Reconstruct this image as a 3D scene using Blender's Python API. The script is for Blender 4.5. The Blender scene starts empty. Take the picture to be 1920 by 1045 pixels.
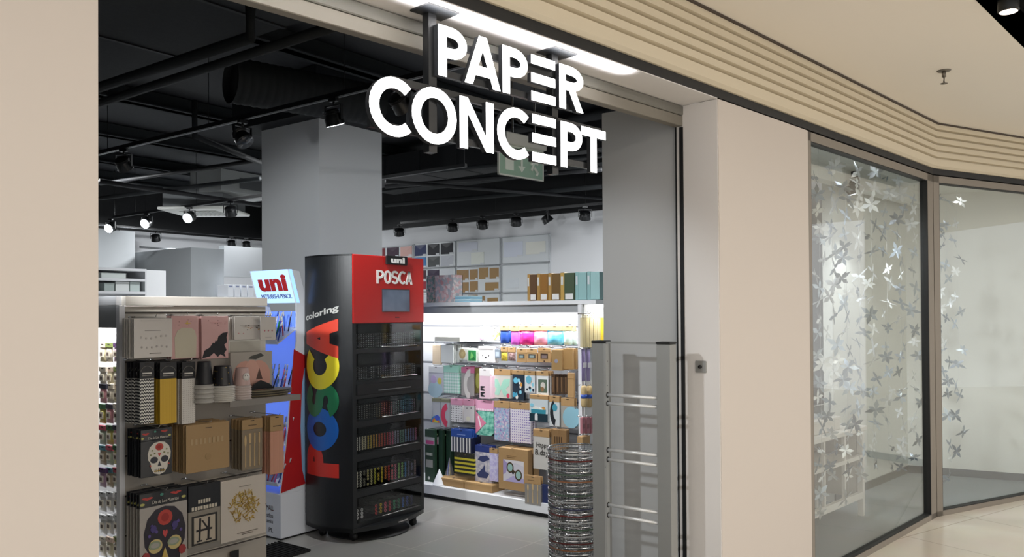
import bpy, bmesh, math, random
from mathutils import Vector, Matrix
random.seed(7)
S = bpy.context.scene
COL = S.collection
pi = math.pi

# ------------------------------------------------------------------ camera
H = 1.6
FPX, CY = 1529.33, 570.05
ROLL, PITCH, YAW = -0.0065532, 0.0108249, 0.6394449
def _cam_matrix():
    cp, sp, cr, sr = math.cos(PITCH), math.sin(PITCH), math.cos(ROLL), math.sin(ROLL)
    A = Matrix(((1,0,0),(0,0,-1),(0,1,0)))
    Rx = Matrix(((1,0,0),(0,cp,sp),(0,-sp,cp)))
    Rz = Matrix(((cr,-sr,0),(sr,cr,0),(0,0,1)))
    B = Matrix(((math.sin(YAW),-math.cos(YAW),0),(math.cos(YAW),math.sin(YAW),0),(0,0,1)))
    return Rz @ Rx @ A @ B
RW = _cam_matrix()
cd = bpy.data.cameras.new('camera'); cam = bpy.data.objects.new('camera', cd); COL.objects.link(cam)
cd.sensor_fit = 'HORIZONTAL'; cd.sensor_width = 36; cd.lens = 36*FPX/1920
cd.shift_y = (CY-522.5)/1920
rr = Matrix((RW[0], -RW[1], -RW[2])).transposed()
cam.matrix_world = Matrix.Translation((0,0,H)) @ rr.to_4x4()
cd.clip_start = .05
S.camera = cam
# ------------------------------------------------------------------ world + exposure
S.view_settings.view_transform = 'Standard'; S.view_settings.look = 'None'
S.view_settings.gamma = 1; S.view_settings.use_curve_mapping = False
S.view_settings.exposure = 0.0
wd = bpy.data.worlds.new('world'); S.world = wd; wd.use_nodes = True
bg = wd.node_tree.nodes['Background']; bg.inputs[0].default_value = (1,.975,.955,1); bg.inputs[1].default_value = 1.22

def area(loc, size, power, col=(1,1,1), rot=(0,0,0), sy=None, shape=None, spread=None, parent=None, name='lamp_light'):
    l = bpy.data.lights.new(name,'AREA'); l.energy = power; l.color = col; l.size = size
    if sy: l.shape = 'RECTANGLE'; l.size_y = sy
    elif shape: l.shape = shape
    if spread: l.spread = spread
    o = bpy.data.objects.new(name, l); COL.objects.link(o); o.location = loc; o.rotation_euler = rot
    return o
def spot(loc, aim, power, col=(1,1,1), ang=60, rad=.03, blend=.6):
    l = bpy.data.lights.new('spot_light','SPOT'); l.energy = power; l.color = col; l.spot_size = math.radians(ang)
    l.shadow_soft_size = rad; l.spot_blend = blend
    o = bpy.data.objects.new('spot_light', l); COL.objects.link(o); o.location = loc
    o.rotation_euler = (Vector(aim)-Vector(loc)).to_track_quat('-Z','Y').to_euler()
    return o
WARM = (1,.95,.88); COOL = (.95,.98,1)
# mall ceiling downlights outside the frame
for (x,y) in ((1.2,-.6),(3.2,-.9),(5.4,-1.2),(-.8,.2),(7.4,-1.8),(1.5,-3),(4.5,-3.4)):
    area((x,y,2.99), .3, 23, WARM, shape='DISK')
# added area lights without fixtures, brightening the sales floor under the black ceiling
for (x,y,p) in ((6.2,7.5,85),(8.2,4.2,80),(4.6,9.6,60),(7.6,11,95)):
    area((x,y,3.25), .6, p, COOL)

# ------------------------------------------------------------------ pixel helpers
C0 = Vector((0,0,H))
def ray(x,y): return RW.transposed() @ Vector(((x-960)/FPX,(y-CY)/FPX,1))
def hz(x,y,z=0): r = ray(x,y); return C0 + r*((z-H)/r.z)
def project(p): q = RW @ (Vector(p)-C0); return (960+FPX*q.x/q.z, CY+FPX*q.y/q.z)
class Fr:
    """vertical reference plane: ex along it (to the right as seen), n into it"""
    def __init__(s, o, a):
        s.o = Vector(o); s.a = a
        s.ex = Vector((math.cos(a),math.sin(a),0)); s.n = Vector((-math.sin(a),math.cos(a),0))
    def hit(s, px, py, d=0):          # d = distance in front of the plane
        p0 = s.o - s.n*d; r = ray(px,py)
        p = C0 + r*((p0-C0).dot(s.n)/r.dot(s.n)); q = p - s.o
        return q.dot(s.ex), p.z
    def w(s, u, v, z): return s.o + s.ex*u + s.n*v + Vector((0,0,z))
A_F = -0.1333124; A_R = -0.4351009
FF = Fr((0,0,0), A_F)                                   # facade frame: u along, v into the shop
V0 = 2.067

# ------------------------------------------------------------------ materials
_m = {}
def srgb(c):
    if isinstance(c,str): c = tuple(int(c[i:i+2],16)/255 for i in (0,2,4))
    return tuple((x/12.92 if x<=.04045 else ((x+.055)/1.055)**2.4) for x in c)+(1,)
def mat(c, rough=.6, metal=0, coat=0, emit=0, spec=.5, bump=0, bscale=40):
    k = (c,rough,metal,coat,emit,spec,bump,bscale)
    if k in _m: return _m[k]
    m = bpy.data.materials.new('mat_'+str(c)); m.use_nodes = True; nt = m.node_tree; b = nt.nodes['Principled BSDF']
    col = srgb(c)
    b.inputs['Base Color'].default_value = col; b.inputs['Roughness'].default_value = rough
    b.inputs['Metallic'].default_value = metal; b.inputs['Coat Weight'].default_value = coat
    b.inputs['Specular IOR Level'].default_value = spec
    if emit: b.inputs['Emission Color'].default_value = col; b.inputs['Emission Strength'].default_value = emit
    if not emit:
        tc = nt.nodes.new('ShaderNodeTexCoord'); n = nt.nodes.new('ShaderNodeTexNoise'); n.inputs['Scale'].default_value = bscale
        nt.links.new(tc.outputs['Object'], n.inputs['Vector'])
        mr = nt.nodes.new('ShaderNodeMapRange'); mr.inputs[3].default_value = max(.02,rough-.06); mr.inputs[4].default_value = min(1,rough+.06)
        nt.links.new(n.outputs[0], mr.inputs[0]); nt.links.new(mr.outputs[0], b.inputs['Roughness'])
        if bump:
            bp = nt.nodes.new('ShaderNodeBump'); bp.inputs['Strength'].default_value = bump; bp.inputs['Distance'].default_value = .01
            nt.links.new(n.outputs[0], bp.inputs['Height']); nt.links.new(bp.outputs[0], b.inputs['Normal'])
    _m[k] = m; return m
def pat(kind, c1, c2, sc=30, rough=.45, coat=0, c3=None):
    k = (kind,c1,c2,sc,rough,coat,c3)
    if k in _m: return _m[k]
    m = bpy.data.materials.new('pattern_'+kind); m.use_nodes = True; nt = m.node_tree; N = nt.nodes; L = nt.links
    b = N['Principled BSDF']; b.inputs['Roughness'].default_value = rough; b.inputs['Coat Weight'].default_value = coat
    tc = N.new('ShaderNodeTexCoord'); mx = N.new('ShaderNodeMix'); mx.data_type = 'RGBA'
    mx.inputs[6].default_value = srgb(c1); mx.inputs[7].default_value = srgb(c2)
    sx = N.new('ShaderNodeSeparateXYZ'); L.new(tc.outputs['Object'], sx.inputs[0])
    def math_(op,a,bv=None,cl=False):
        n = N.new('ShaderNodeMath'); n.operation = op; n.use_clamp = cl
        for i,v in enumerate((a,bv)):
            if v is None: continue
            if isinstance(v,(int,float)): n.inputs[i].default_value = v
            else: L.new(v, n.inputs[i])
        return n.outputs[0]
    X, Y, Z = sx.outputs
    if kind == 'vstripe': f = math_('GREATER_THAN', math_('SINE', math_('MULTIPLY', X, sc*2*pi)), 0.)
    elif kind == 'hstripe': f = math_('GREATER_THAN', math_('SINE', math_('MULTIPLY', Z, sc*2*pi)), 0.)
    elif kind == 'zigzag':
        t = math_('PINGPONG', math_('MULTIPLY', X, sc), .5)
        f = math_('GREATER_THAN', math_('FRACT', math_('ADD', math_('MULTIPLY', Z, sc*.8), t)), .5)
    elif kind == 'check':
        a = math_('MULTIPLY', math_('ADD', math_('GREATER_THAN', math_('SINE', math_('MULTIPLY', X, sc*2*pi)), 0.), math_('GREATER_THAN', math_('SINE', math_('MULTIPLY', Z, sc*2*pi)), 0.)), .5)
        f = a
    elif kind in ('dots','specks'):
        v = N.new('ShaderNodeTexVoronoi'); v.inputs['Scale'].default_value = sc
        if kind == 'dots': v.inputs['Randomness'].default_value = 0.15
        L.new(tc.outputs['Object'], v.inputs['Vector']); f = math_('LESS_THAN', v.outputs['Distance'], .25 if kind=='dots' else .16)
    elif kind in ('cells','blotch'):
        v = N.new('ShaderNodeTexVoronoi'); v.inputs['Scale'].default_value = sc; L.new(tc.outputs['Object'], v.inputs['Vector'])
        s2 = N.new('ShaderNodeSeparateColor'); L.new(v.outputs['Color'], s2.inputs[0]); f = s2.outputs[0]
        if kind == 'blotch': f = math_('GREATER_THAN', f, .55)
        if c3:
            mx2 = N.new('ShaderNodeMix'); mx2.data_type = 'RGBA'; L.new(mx.outputs[2], mx2.inputs[6]); mx2.inputs[7].default_value = srgb(c3)
            L.new(math_('GREATER_THAN', s2.outputs[1], .66), mx2.inputs[0]); L.new(f, mx.inputs[0]); L.new(mx2.outputs[2], b.inputs['Base Color'])
            _m[k] = m; return m
    else:
        n = N.new('ShaderNodeTexNoise'); n.inputs['Scale'].default_value = sc; L.new(tc.outputs['Object'], n.inputs['Vector'])
        f = math_('MULTIPLY', math_('SUBTRACT', n.outputs[0], .35), 3., True)
    L.new(f, mx.inputs[0]); L.new(mx.outputs[2], b.inputs['Base Color'])
    _m[k] = m; return m
def tile_mat(name, c1, c2, cm, size, off, rough, mortar=.006, rot=0):
    m = bpy.data.materials.new(name); m.use_nodes = True; nt = m.node_tree; N = nt.nodes; L = nt.links; b = N['Principled BSDF']
    tc = N.new('ShaderNodeTexCoord'); mp = N.new('ShaderNodeMapping'); L.new(tc.outputs['Object'], mp.inputs[0])
    mp.inputs['Location'].default_value = (-off[0]*1, -off[1]*1, 0); mp.inputs['Rotation'].default_value = (0,0,rot)
    br = N.new('ShaderNodeTexBrick'); br.offset = 0; br.squash = 1
    br.inputs['Scale'].default_value = 1; br.inputs['Brick Width'].default_value = size[0]; br.inputs['Row Height'].default_value = size[1]
    br.inputs['Mortar Size'].default_value = mortar; br.inputs['Mortar Smooth'].default_value = .3
    br.inputs['Color1'].default_value = srgb(c1); br.inputs['Color2'].default_value = srgb(c2); br.inputs['Mortar'].default_value = srgb(cm)
    L.new(mp.outputs[0], br.inputs['Vector'])
    n = N.new('ShaderNodeTexNoise'); n.inputs['Scale'].default_value = 3; n.inputs['Detail'].default_value = 6; L.new(tc.outputs['Object'], n.inputs['Vector'])
    mx = N.new('ShaderNodeMix'); mx.data_type = 'RGBA'; mx.blend_type = 'MULTIPLY'; mx.inputs[0].default_value = .12
    L.new(br.outputs['Color'], mx.inputs[6]); L.new(n.outputs['Color'], mx.inputs[7]); L.new(mx.outputs[2], b.inputs['Base Color'])
    b.inputs['Roughness'].default_value = rough
    return m
def glass_mat(name, tint=(1,1,1,1), base=.0):
    m = bpy.data.materials.new(name); m.use_nodes = True; nt = m.node_tree; N = nt.nodes; L = nt.links
    for n in list(N): N.remove(n)
    o = N.new('ShaderNodeOutputMaterial'); t = N.new('ShaderNodeBsdfTransparent'); g = N.new('ShaderNodeBsdfGlossy'); x = N.new('ShaderNodeMixShader')
    t.inputs[0].default_value = tint; g.inputs['Roughness'].default_value = .01; f = N.new('ShaderNodeFresnel'); ge = N.new('ShaderNodeNewGeometry'); mr = N.new('ShaderNodeMapRange')
    mr.inputs[3].default_value = 1.45; mr.inputs[4].default_value = 1/1.45; L.new(ge.outputs['Backfacing'], mr.inputs[0]); L.new(mr.outputs[0], f.inputs[0])
    ad = N.new('ShaderNodeMath'); ad.operation = 'ADD'; ad.inputs[1].default_value = base; L.new(f.outputs[0], ad.inputs[0])
    L.new(ad.outputs[0], x.inputs[0]); L.new(t.outputs[0], x.inputs[1]); L.new(g.outputs[0], x.inputs[2]); L.new(x.outputs[0], o.inputs[0])
    return m
GLASS = glass_mat('window_glass', (.96,.98,.97,1), .05)
CLEAR = glass_mat('clear_film', (.93,.94,.95,1), .02)
CREAM = mat('d0c8c1', .7); FASC = mat('dacfb8', .6); WHITE = mat('e9e6e4', .55); SHOPW = mat('e4e5e8', .6)
PLAST = mat('b9bcbe', .62); BLACK = mat('131416', .55); SATIN = mat('1a1c1e', .38); DARKC = mat('202226', .75)
ALU = mat('a3a19c', .4, .6); FRAME = mat('8a837a', .5, .1); CHROME = mat('d6d8da', .18, 1); WIREM = mat('b9babb', .28, 1)
LAM = mat('e6e7ea', .35); LAMG = mat('d9d2c8', .5)
KRAFT = mat('ad8a5c', .75); KRAFTD = mat('8a6a44', .8); LED = mat((1.,1.,1.), emit=9); GREY = mat('9fa2a5',.6)

# ------------------------------------------------------------------ mesh builder
class MB:
    def __init__(s): s.v = []; s.f = []; s.mi = []; s.ms = []; s.sm = []
    def _i(s, m):
        if m not in s.ms: s.ms.append(m)
        return s.ms.index(m)
    def add(s, vs, fs, m=None, smooth=False):
        b = len(s.v); s.v += [tuple(v) for v in vs]; i = s._i(m)
        for f in fs: s.f.append([b+k for k in f]); s.mi.append(i); s.sm.append(smooth)
        return s
    def box(s, x0,x1,y0,y1,z0,z1, m=None, bev=0):
        if bev:
            e = min(bev, abs(x1-x0)*.45, abs(y1-y0)*.45, abs(z1-z0)*.45)
            vs = []; 
            for (z,i) in ((z0,e),(z0+e,0),(z1-e,0),(z1,e)):
                vs += [(x0+i+(e if not i else 0)*0,y0+i,z),(x1-i,y0+i,z),(x1-i,y1-i,z),(x0+i,y1-i,z)]
            fs = [(3,2,1,0),(12,13,14,15)]
            for k in range(3):
                for j in range(4): fs.append((k*4+j,k*4+(j+1)%4,(k+1)*4+(j+1)%4,(k+1)*4+j))
            return s.add(vs,fs,m)
        return s.add([(x0,y0,z0),(x1,y0,z0),(x1,y1,z0),(x0,y1,z0),(x0,y0,z1),(x1,y0,z1),(x1,y1,z1),(x0,y1,z1)],
            [(3,2,1,0),(4,5,6,7),(0,1,5,4),(1,2,6,5),(2,3,7,6),(3,0,4,7)], m)
    def prism(s, pts, y0, y1, m=None, ax='y'):     # outline in x,z extruded along y (or x,y along z)
        n = len(pts)
        if ax == 'y': vs = [(p[0],y0,p[1]) for p in pts]+[(p[0],y1,p[1]) for p in pts]
        elif ax == 'z': vs = [(p[0],p[1],y0) for p in pts]+[(p[0],p[1],y1) for p in pts]
        else: vs = [(y0,p[0],p[1]) for p in pts]+[(y1,p[0],p[1]) for p in pts]
        return s.add(vs, [tuple(range(n))[::-1], tuple(range(n,2*n))]+[(i,(i+1)%n,n+(i+1)%n,n+i) for i in range(n)], m)
    def tube(s, path, r, m=None, n=8, closed=False, cap=True):
        P = [Vector(p) for p in path]; N = len(P); vs = []
        for i,p in enumerate(P):
            a = P[(i-1)%N] if (closed or i) else p; b = P[(i+1)%N] if (closed or i<N-1) else p
            t = (b-a).normalized(); u = t.cross(Vector((0,0,1)))
            if u.length < .05: u = t.cross(Vector((1,0,0)))
            u.normalize(); w = t.cross(u); rad = r[i] if isinstance(r,(list,tuple)) else r
            for k in range(n): q = 2*pi*k/n; vs.append(p+(u*math.cos(q)+w*math.sin(q))*rad)
        fs = []
        for i in range(N if closed else N-1):
            j = (i+1)%N
            for k in range(n): fs.append((i*n+k,i*n+(k+1)%n,j*n+(k+1)%n,j*n+k))
        if not closed and cap: fs += [tuple(range(n))[::-1], tuple(range((N-1)*n,N*n))]
        return s.add(vs,fs,m,n>5)
    def ring(s, c, r, rw, m=None, n=24, ax='z', k=6):
        pts = [(c[0]+r*math.cos(2*pi*i/n), c[1]+r*math.sin(2*pi*i/n), c[2]) if ax=='z' else (c[0]+r*math.cos(2*pi*i/n), c[1], c[2]+r*math.sin(2*pi*i/n)) for i in range(n)]
        return s.tube(pts, rw, m, k, True)
    def lathe(s, prof, m=None, n=20, c=(0,0,0)):
        vs = [(c[0]+r*math.cos(2*pi*k/n), c[1]+r*math.sin(2*pi*k/n), c[2]+z) for r,z in prof for k in range(n)]
        fs = [(i*n+k,i*n+(k+1)%n,(i+1)*n+(k+1)%n,(i+1)*n+k) for i in range(len(prof)-1) for k in range(n)]
        fs += [tuple(range(n))[::-1], tuple(range((len(prof)-1)*n,len(prof)*n))]
        return s.add(vs,fs,m,True)
    def cushion(s, x0,x1,y0,y1,z0,z1, m=None, nx=6, nz=8, wob=.3):  # puffy bag: front y0 bulges, back flat
        vs=[]; fs=[]; rz = random.random()*9
        for side in (0,1):
            for j in range(nz+1):
                for i in range(nx+1):
                    a,b = i/nx, j/nz; k = (math.sin(pi*a)**.5)*(math.sin(pi*b)**.5) if 0<a<1 and 0<b<1 else 0
                    k *= 1-wob/2+wob*math.sin(7*a+rz+5*b)*math.cos(11*b+rz)*.5
                    ym = (y0+y1)/2; y = ym+(y0-ym)*k if side==0 else ym+(y1-ym)*k
                    vs.append((x0+(x1-x0)*a, y, z0+(z1-z0)*b))
        W = nx+1; T = W*(nz+1)
        for j in range(nz):
            for i in range(nx):
                q=j*W+i; fs.append((q,q+1,q+W+1,q+W)); q+=T; fs.append((q,q+W,q+W+1,q+1))
        return s.add(vs,fs,m,True)
    def xf(s, M, start=0):
        for i in range(start,len(s.v)): s.v[i] = tuple(M @ Vector(s.v[i]))
        return s
    def build(s, name, m=None, parent=None, loc=None, rz=0):
        me = bpy.data.meshes.new(name); me.from_pydata(s.v,[],s.f)
        for k in s.ms: me.materials.append(k if k is not None else m)
        for p,i,sm in zip(me.polygons,s.mi,s.sm): p.material_index = i; p.use_smooth = sm
        me.update()
        o = bpy.data.objects.new(name, me); COL.objects.link(o)
        if parent: o.parent = parent
        if loc is not None: o.location = loc; o.rotation_euler = (0,0,rz)
        return o
def E(name, label, cat, loc=(0,0,0), rz=0, group=None):
    o = bpy.data.objects.new(name, None); COL.objects.link(o); o.empty_display_size = .1
    o.location = loc; o.rotation_euler = (0,0,rz); o['label'] = label; o['category'] = cat
    if group: o['group'] = group
    return o
def tag(o, label, cat, group=None, kind=None):
    o['label'] = label; o['category'] = cat
    if group: o['group'] = group
    if kind: o['kind'] = kind
    return o
def struct(o): o['kind'] = 'structure'; return o
def dup(root, loc=None, rz=None, label=None, group=None):
    r = root.copy(); COL.objects.link(r)
    if loc is not None: r.location = loc
    if rz is not None: r.rotation_euler = (0,0,rz)
    if label: r['label'] = label
    if group: r['group'] = group
    for ch in list(root.children):
        c = ch.copy(); COL.objects.link(c); c.parent = r
        for g in list(ch.children):
            d = g.copy(); COL.objects.link(d); d.parent = c
    return r

# stroke letters: polygons in a 0..1 box scaled to (x0,x1,z0,z1)
def letter_polys(ch, x0,x1,z0,z1, t, th=None):
    W = x1-x0; Hh = z1-z0; th = th or t; P = []
    def R(a,b,c,d): P.append([(a,c),(b,c),(b,d),(a,d)])
    def arc(cx,cz,rx,rz,a0,a1,n=16):
        for i in range(n):
            p,q = math.radians(a0+(a1-a0)*i/n), math.radians(a0+(a1-a0)*(i+1)/n)
            P.append([(cx+(rx-t)*math.cos(p),cz+(rz-th)*math.sin(p)),(cx+rx*math.cos(p),cz+rz*math.sin(p)),
                      (cx+rx*math.cos(q),cz+rz*math.sin(q)),(cx+(rx-t)*math.cos(q),cz+(rz-th)*math.sin(q))])
    def bar(a,b,w):
        a=Vector(a);b=Vector(b);P.append([(a.x,a.y),(a.x+w,a.y),(b.x+w,b.y),(b.x,b.y)])
    if ch in 'PR':
        R(x0,x0+t,z0,z1); zb = z1-Hh*(.62 if ch=='P' else .56); rz = (z1-zb)/2; mx = x0+W*.45
        R(x0+t,mx,z1-th,z1); R(x0+t,mx,zb,zb+th); arc(mx,(z1+zb)/2,x1-mx,rz,-90,90)
        if ch=='R': bar((x1-t*1.1,z0),(mx-t*.5,zb+th*.5),t*1.1)
    elif ch=='A':
        m=(x0+x1)/2; bar((x0,z0),(m-t*.5,z1),t); bar((x1-t,z0),(m-t*.5,z1),t); R(x0+W*.25,x1-W*.25,z0+Hh*.2,z0+Hh*.2+th)
    elif ch=='E':
        for k in (0,1,2): R(x0,x1,z0+(Hh-th)*k/2,z0+(Hh-th)*k/2+th)
    elif ch=='F':
        R(x0,x0+t,z0,z1); R(x0,x1,z1-th,z1); R(x0,x1*.9+x0*.1,(z0+z1)/2-th/2,(z0+z1)/2+th/2)
    elif ch=='C':
        arc(x0+W*.6,(z0+z1)/2,W*.6,Hh/2,48,312,26)
    elif ch=='O': arc((x0+x1)/2,(z0+z1)/2,W/2,Hh/2,0,360,32)
    elif ch=='N':
        R(x0,x0+t,z0,z1); R(x1-t,x1,z0,z1); bar((x1-t,z0),(x0,z1),t)
    elif ch=='T':
        R(x0,x1,z1-th,z1); R((x0+x1)/2-t/2,(x0+x1)/2+t/2,z0,z1)
    elif ch=='H':
        R(x0,x0+t,z0,z1); R(x1-t,x1,z0,z1); R(x0,x1,(z0+z1)/2-th/2,(z0+z1)/2+th/2)
    elif ch=='S':
        c1=z1-(Hh+th)/4; c2=z0+(Hh+th)/4; rz=(Hh+th)/4; cx=(x0+x1)/2
        arc(cx,c1,W/2,rz,20,270,18); arc(cx,c2,W/2,rz,90,-160,18)
    return P
def text_mesh(s, size, bold=0, ext=.001, mt=None, name='lettering', parent=None, loc=(0,0,0), rot=(pi/2,0,0), align='CENTER', sx=1):
    cu = bpy.data.curves.new('t','FONT'); cu.body = s; cu.size = size; cu.offset = bold; cu.extrude = ext; cu.align_x = align; cu.resolution_u = 3
    o = bpy.data.objects.new('t', cu); COL.objects.link(o)
    me = bpy.data.meshes.new_from_object(o.evaluated_get(bpy.context.evaluated_depsgraph_get()))
    COL.objects.unlink(o); bpy.data.objects.remove(o)
    me.materials.clear(); me.materials.append(mt)
    r = bpy.data.objects.new(name, me); COL.objects.link(r); r.parent = parent; r.location = loc; r.rotation_euler = rot; r.scale = (sx,1,1)
    return r

# =================================================================== SETTING
def fbox(mb, u0,u1,v0,v1,z0,z1, m=None):
    P = [FF.w(u,v,z) for z in (z0,z1) for (u,v) in ((u0,v0),(u1,v0),(u1,v1),(u0,v1))]
    return mb.add(P, [(3,2,1,0),(4,5,6,7),(0,1,5,4),(1,2,6,5),(2,3,7,6),(3,0,4,7)], m)
def poly(mb, pts, z0, z1, m=None): return mb.prism([(p[0],p[1]) for p in pts], z0, z1, m, 'z')
CZ = 3.045                                            # mall ceiling
corner = FF.w(6.804,V0,0)
RF = Fr(corner, A_R)                                   # right-hand facade frame
UL, U1, U2, UR = .705, 3.585, 4.592, 6.80
VR = 2.285                                            # shutter rail plane
def P2(u,v): q = FF.w(u,v,0); return (q.x,q.y)
def Q2(u,v): q = RF.w(u,v,0); return (q.x,q.y)
SHOPF = tile_mat('shop_tiles','9c9b96','979691','b4b2aa',(.6,.6),(4.045,3.88),.3,.005)
MALLF = tile_mat('mall_tiles','ddd6ca','d8d0c3','b9b0a2',(.9,.9),(7.30,.60),.2,.005,.35)
CARPET = mat('7d8488',.95,bump=.4,bscale=300)
mb = MB(); poly(mb, [(-6,-9),(16,-9),(16,-2.5),Q2(6,0),Q2(0,0),P2(-8,V0)], -.1, 0, MALLF); struct(mb.build('floor'))
mb = MB(); poly(mb, [P2(-3,V0),P2(4.592,V0),P2(4.592,3.0),(10.2,1.9),(10.2,13.6),(-2,13.6)], -.1, 0, SHOPF); struct(mb.build('floor'))
mb = MB(); poly(mb, [P2(4.592,V0),P2(6.804,V0),Q2(6,0),(14,3.2),P2(4.592,3.6)], -.1, .0, CARPET); struct(mb.build('floor'))
# mall ceiling, cut back for the black recess at the upper right
mb = MB()
ra, rb = hz(1829,0,CZ), hz(1925,95,CZ); dr = (rb-ra).normalized()
rn = Vector((dr.y,-dr.x,0)); 
if rn.y > 0: rn = -rn
a0 = ra-dr*9; a1 = ra+dr*9
poly(mb, [(a0.x,a0.y),(a1.x,a1.y),(16,6),Q2(4,.1),Q2(-.0,.1),P2(-8,V0+.1)], CZ, CZ+.05, mat('f6f0e6',.8))
struct(mb.build('ceiling'))
w0, w1 = .42, 0
mb = MB()
b0, b1 = a0+rn*.42, a1+rn*.42
poly(mb, [(a0.x,a0.y),(a1.x,a1.y),(b1.x,b1.y),(b0.x,b0.y)], CZ+.2, CZ+.25, BLACK)
for (p,q) in ((a0,a1),(b0,b1)):
    o_ = rn*(.01 if p is a0 else -.01); poly(mb, [(p.x,p.y),(q.x,q.y),(q.x+o_.x,q.y+o_.y),(p.x+o_.x,p.y+o_.y)], CZ+.001, CZ+.2, BLACK)
struct(mb.build('trim_1'))
mb = MB(); c0,c1 = b0+rn*8, b1+rn*8
poly(mb, [(b0.x,b0.y),(b1.x,b1.y),(c1.x,c1.y),(c0.x,c0.y)], CZ, CZ+.05, mat('f6f0e6',.8)); struct(mb.build('ceiling'))
# ribbed cream fascia: stepped profile swept along the two facade directions
def sweep(prof, name, m, uend=9, uleft=-1.2):
    pts = []
    bis = Vector((0,0,0))
    # mitre between F (v outward = -n) and R
    nf, nr = FF.n, RF.n; mit = (nf+nr); mit = mit/ mit.dot(nf)
    vs = []; n = len(prof)
    for (d,z) in prof: vs.append(FF.w(uleft,V0-d,z))
    for (d,z) in prof: p = Vector((corner.x,corner.y,0)) - mit*d; vs.append(Vector((p.x,p.y,z)))
    for (d,z) in prof: vs.append(RF.w(uend,-d,z))
    fs = []
    for k in (0,1):
        for i in range(n): j=(i+1)%n; fs.append((k*n+i,k*n+j,(k+1)*n+j,(k+1)*n+i))
    fs += [tuple(range(n))[::-1], tuple(range(2*n,3*n))]
    mb = MB(); mb.add(vs,fs,m); return struct(mb.build(name))
prof = [(-.12,2.70),(.012,2.70),(.03,2.715),(.034,2.765)]
z = 2.77
for k in range(5):
    prof += [(.010,z),(.012,z+.008),(.036+.001*k,z+.014),(.036+.001*k,z+.048)]; z += .0535
prof += [(.012,z),(.012,CZ),(-.12,CZ)]
sweep(prof,'wall_front',FASC)
sweep([(-.12,2.6545),(.0,2.6545),(.0,2.699),(-.12,2.699)],'trim_2',BLACK)
sweep([(-.01,CZ-.012),(.05,CZ-.012),(.05,CZ-.002),(-.01,CZ-.002)],'trim_3',mat('4a4038',.7))
# piers either side of the entrance
mb = MB(); fbox(mb,-3,UL,V0,V0+.22,0,2.652,CREAM); struct(mb.build('wall_left'))
mb = MB(); fbox(mb,U1,U2,V0,VR+.02,0,2.648,CREAM)
fbox(mb,U1-.004,U1+.001,V0+.004,VR+.02,0,2.648,WHITE); fbox(mb,U2-.01,U2,VR+.02,2.9,0,2.64,CREAM)
struct(mb.build('wall_right'))
# soffit of the entrance portal with its concealed light line
mb = MB(); fbox(mb,-3,U1,V0+.004,VR+.02,2.65,2.70,WHITE); struct(mb.build('ceiling'))
mb = MB(); fbox(mb,-3,U1,VR-.01,VR+.14,2.70,3.9,BLACK); struct(mb.build('wall_front'))
# interior pier beside the gate
PX = 3.88
yP = ((C0 + ray(1130,400)*((PX)/ray(1130,400).x))).y
mb = MB(); mb.box(PX,PX+.5,1.80,yP,0,2.69,PLAST); struct(mb.build('wall_right'))
mb = MB(); fbox(mb,U1-.004,U1+.01,VR+.021,VR+.03,0,2.6,BLACK); struct(mb.build('shadow_gap'))  # black strip painted in as the shade of the gap beside the reveal
# shop shell
mb = MB(); mb.box(9.85,9.95,-.5,13.5,0,3.9,SHOPW); struct(mb.build('wall_back'))
mb = MB(); mb.box(-2,9.85,13.3,13.4,0,3.9,SHOPW); struct(mb.build('wall_far'))
mb = MB(); mb.box(-2.1,-2,2.3,13.4,0,3.9,DARKC); struct(mb.build('wall_side'))
mb = MB(); mb.box(-2.1,9.95,2.35,13.4,3.75,3.85,DARKC); 
poly(mb,[P2(U1,VR+.05),P2(5.2,2.85),(9.95,1.6),(9.95,2.35),(2,2.35)],3.75,3.85,DARKC); struct(mb.build('ceiling'))
mb = MB(); mb.box(PX+.5,9.85,2.2,2.3,0,3.8,SHOPW); struct(mb.build('wall_near'))
# upper zone of the back walls is painted black above the tracks
mb = MB(); mb.box(9.82,9.85,2.3,13.3,3.02,3.75,BLACK); mb.box(-2,9.82,13.27,13.3,3.02,3.75,BLACK); struct(mb.build('trim_5'))
# square column
zc = 3.72
mb = MB(); mb.box(4.78,5.55,5.68,6.5,0,zc,mat('c9cbcb',.6)); struct(mb.build('wall_column'))
# display window: back wall, side wall, ceiling, skirting
cx, cyw = 8.79, 1.684
VB = FF.n.dot(Vector((cx,cyw,0)))
UBl = FF.hit(1561,600,-VB)[0]; UBr = FF.ex.dot(Vector((cx,cyw,0)))
WINW = mat('dfe0dc',.6)
mb = MB(); fbox(mb,UBl,UBr+.1,VB,VB+.08,0,2.9,WINW); struct(mb.build('wall_window_back'))
sd = Vector((8.95,.62,0))
dv = (sd-Vector((cx,cyw,0))).normalized()
pA = Vector((cx,cyw,0)); pB = pA+dv*2.2
mb = MB(); poly(mb,[(pA.x,pA.y),(pB.x,pB.y),(pB.x+.08,pB.y),(pA.x+.08,pA.y)],0,2.9,WINW); struct(mb.build('wall_window_side'))
SK = mat('55595c',.5)
mb = MB(); fbox(mb,UBl,UBr-.012,VB-.012,VB,0,.07,SK); struct(mb.build('baseboard_back'))
mb = MB(); poly(mb,[(pA.x-.012,pA.y),(pB.x-.012,pB.y),(pB.x,pB.y),(pA.x,pA.y)],0,.07,SK); struct(mb.build('baseboard_side'))
mb = MB(); poly(mb,[P2(U2,V0+.06),P2(6.8,V0+.06),Q2(3,.06),(10.4,1.8),P2(U2,VB+.1)],2.72,2.76,WINW); struct(mb.build('ceiling'))
mb = MB(); fbox(mb,U2,UBr,VB-.22,VB-.12,2.6,2.72,WINW); struct(mb.build('trim_6'))
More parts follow.
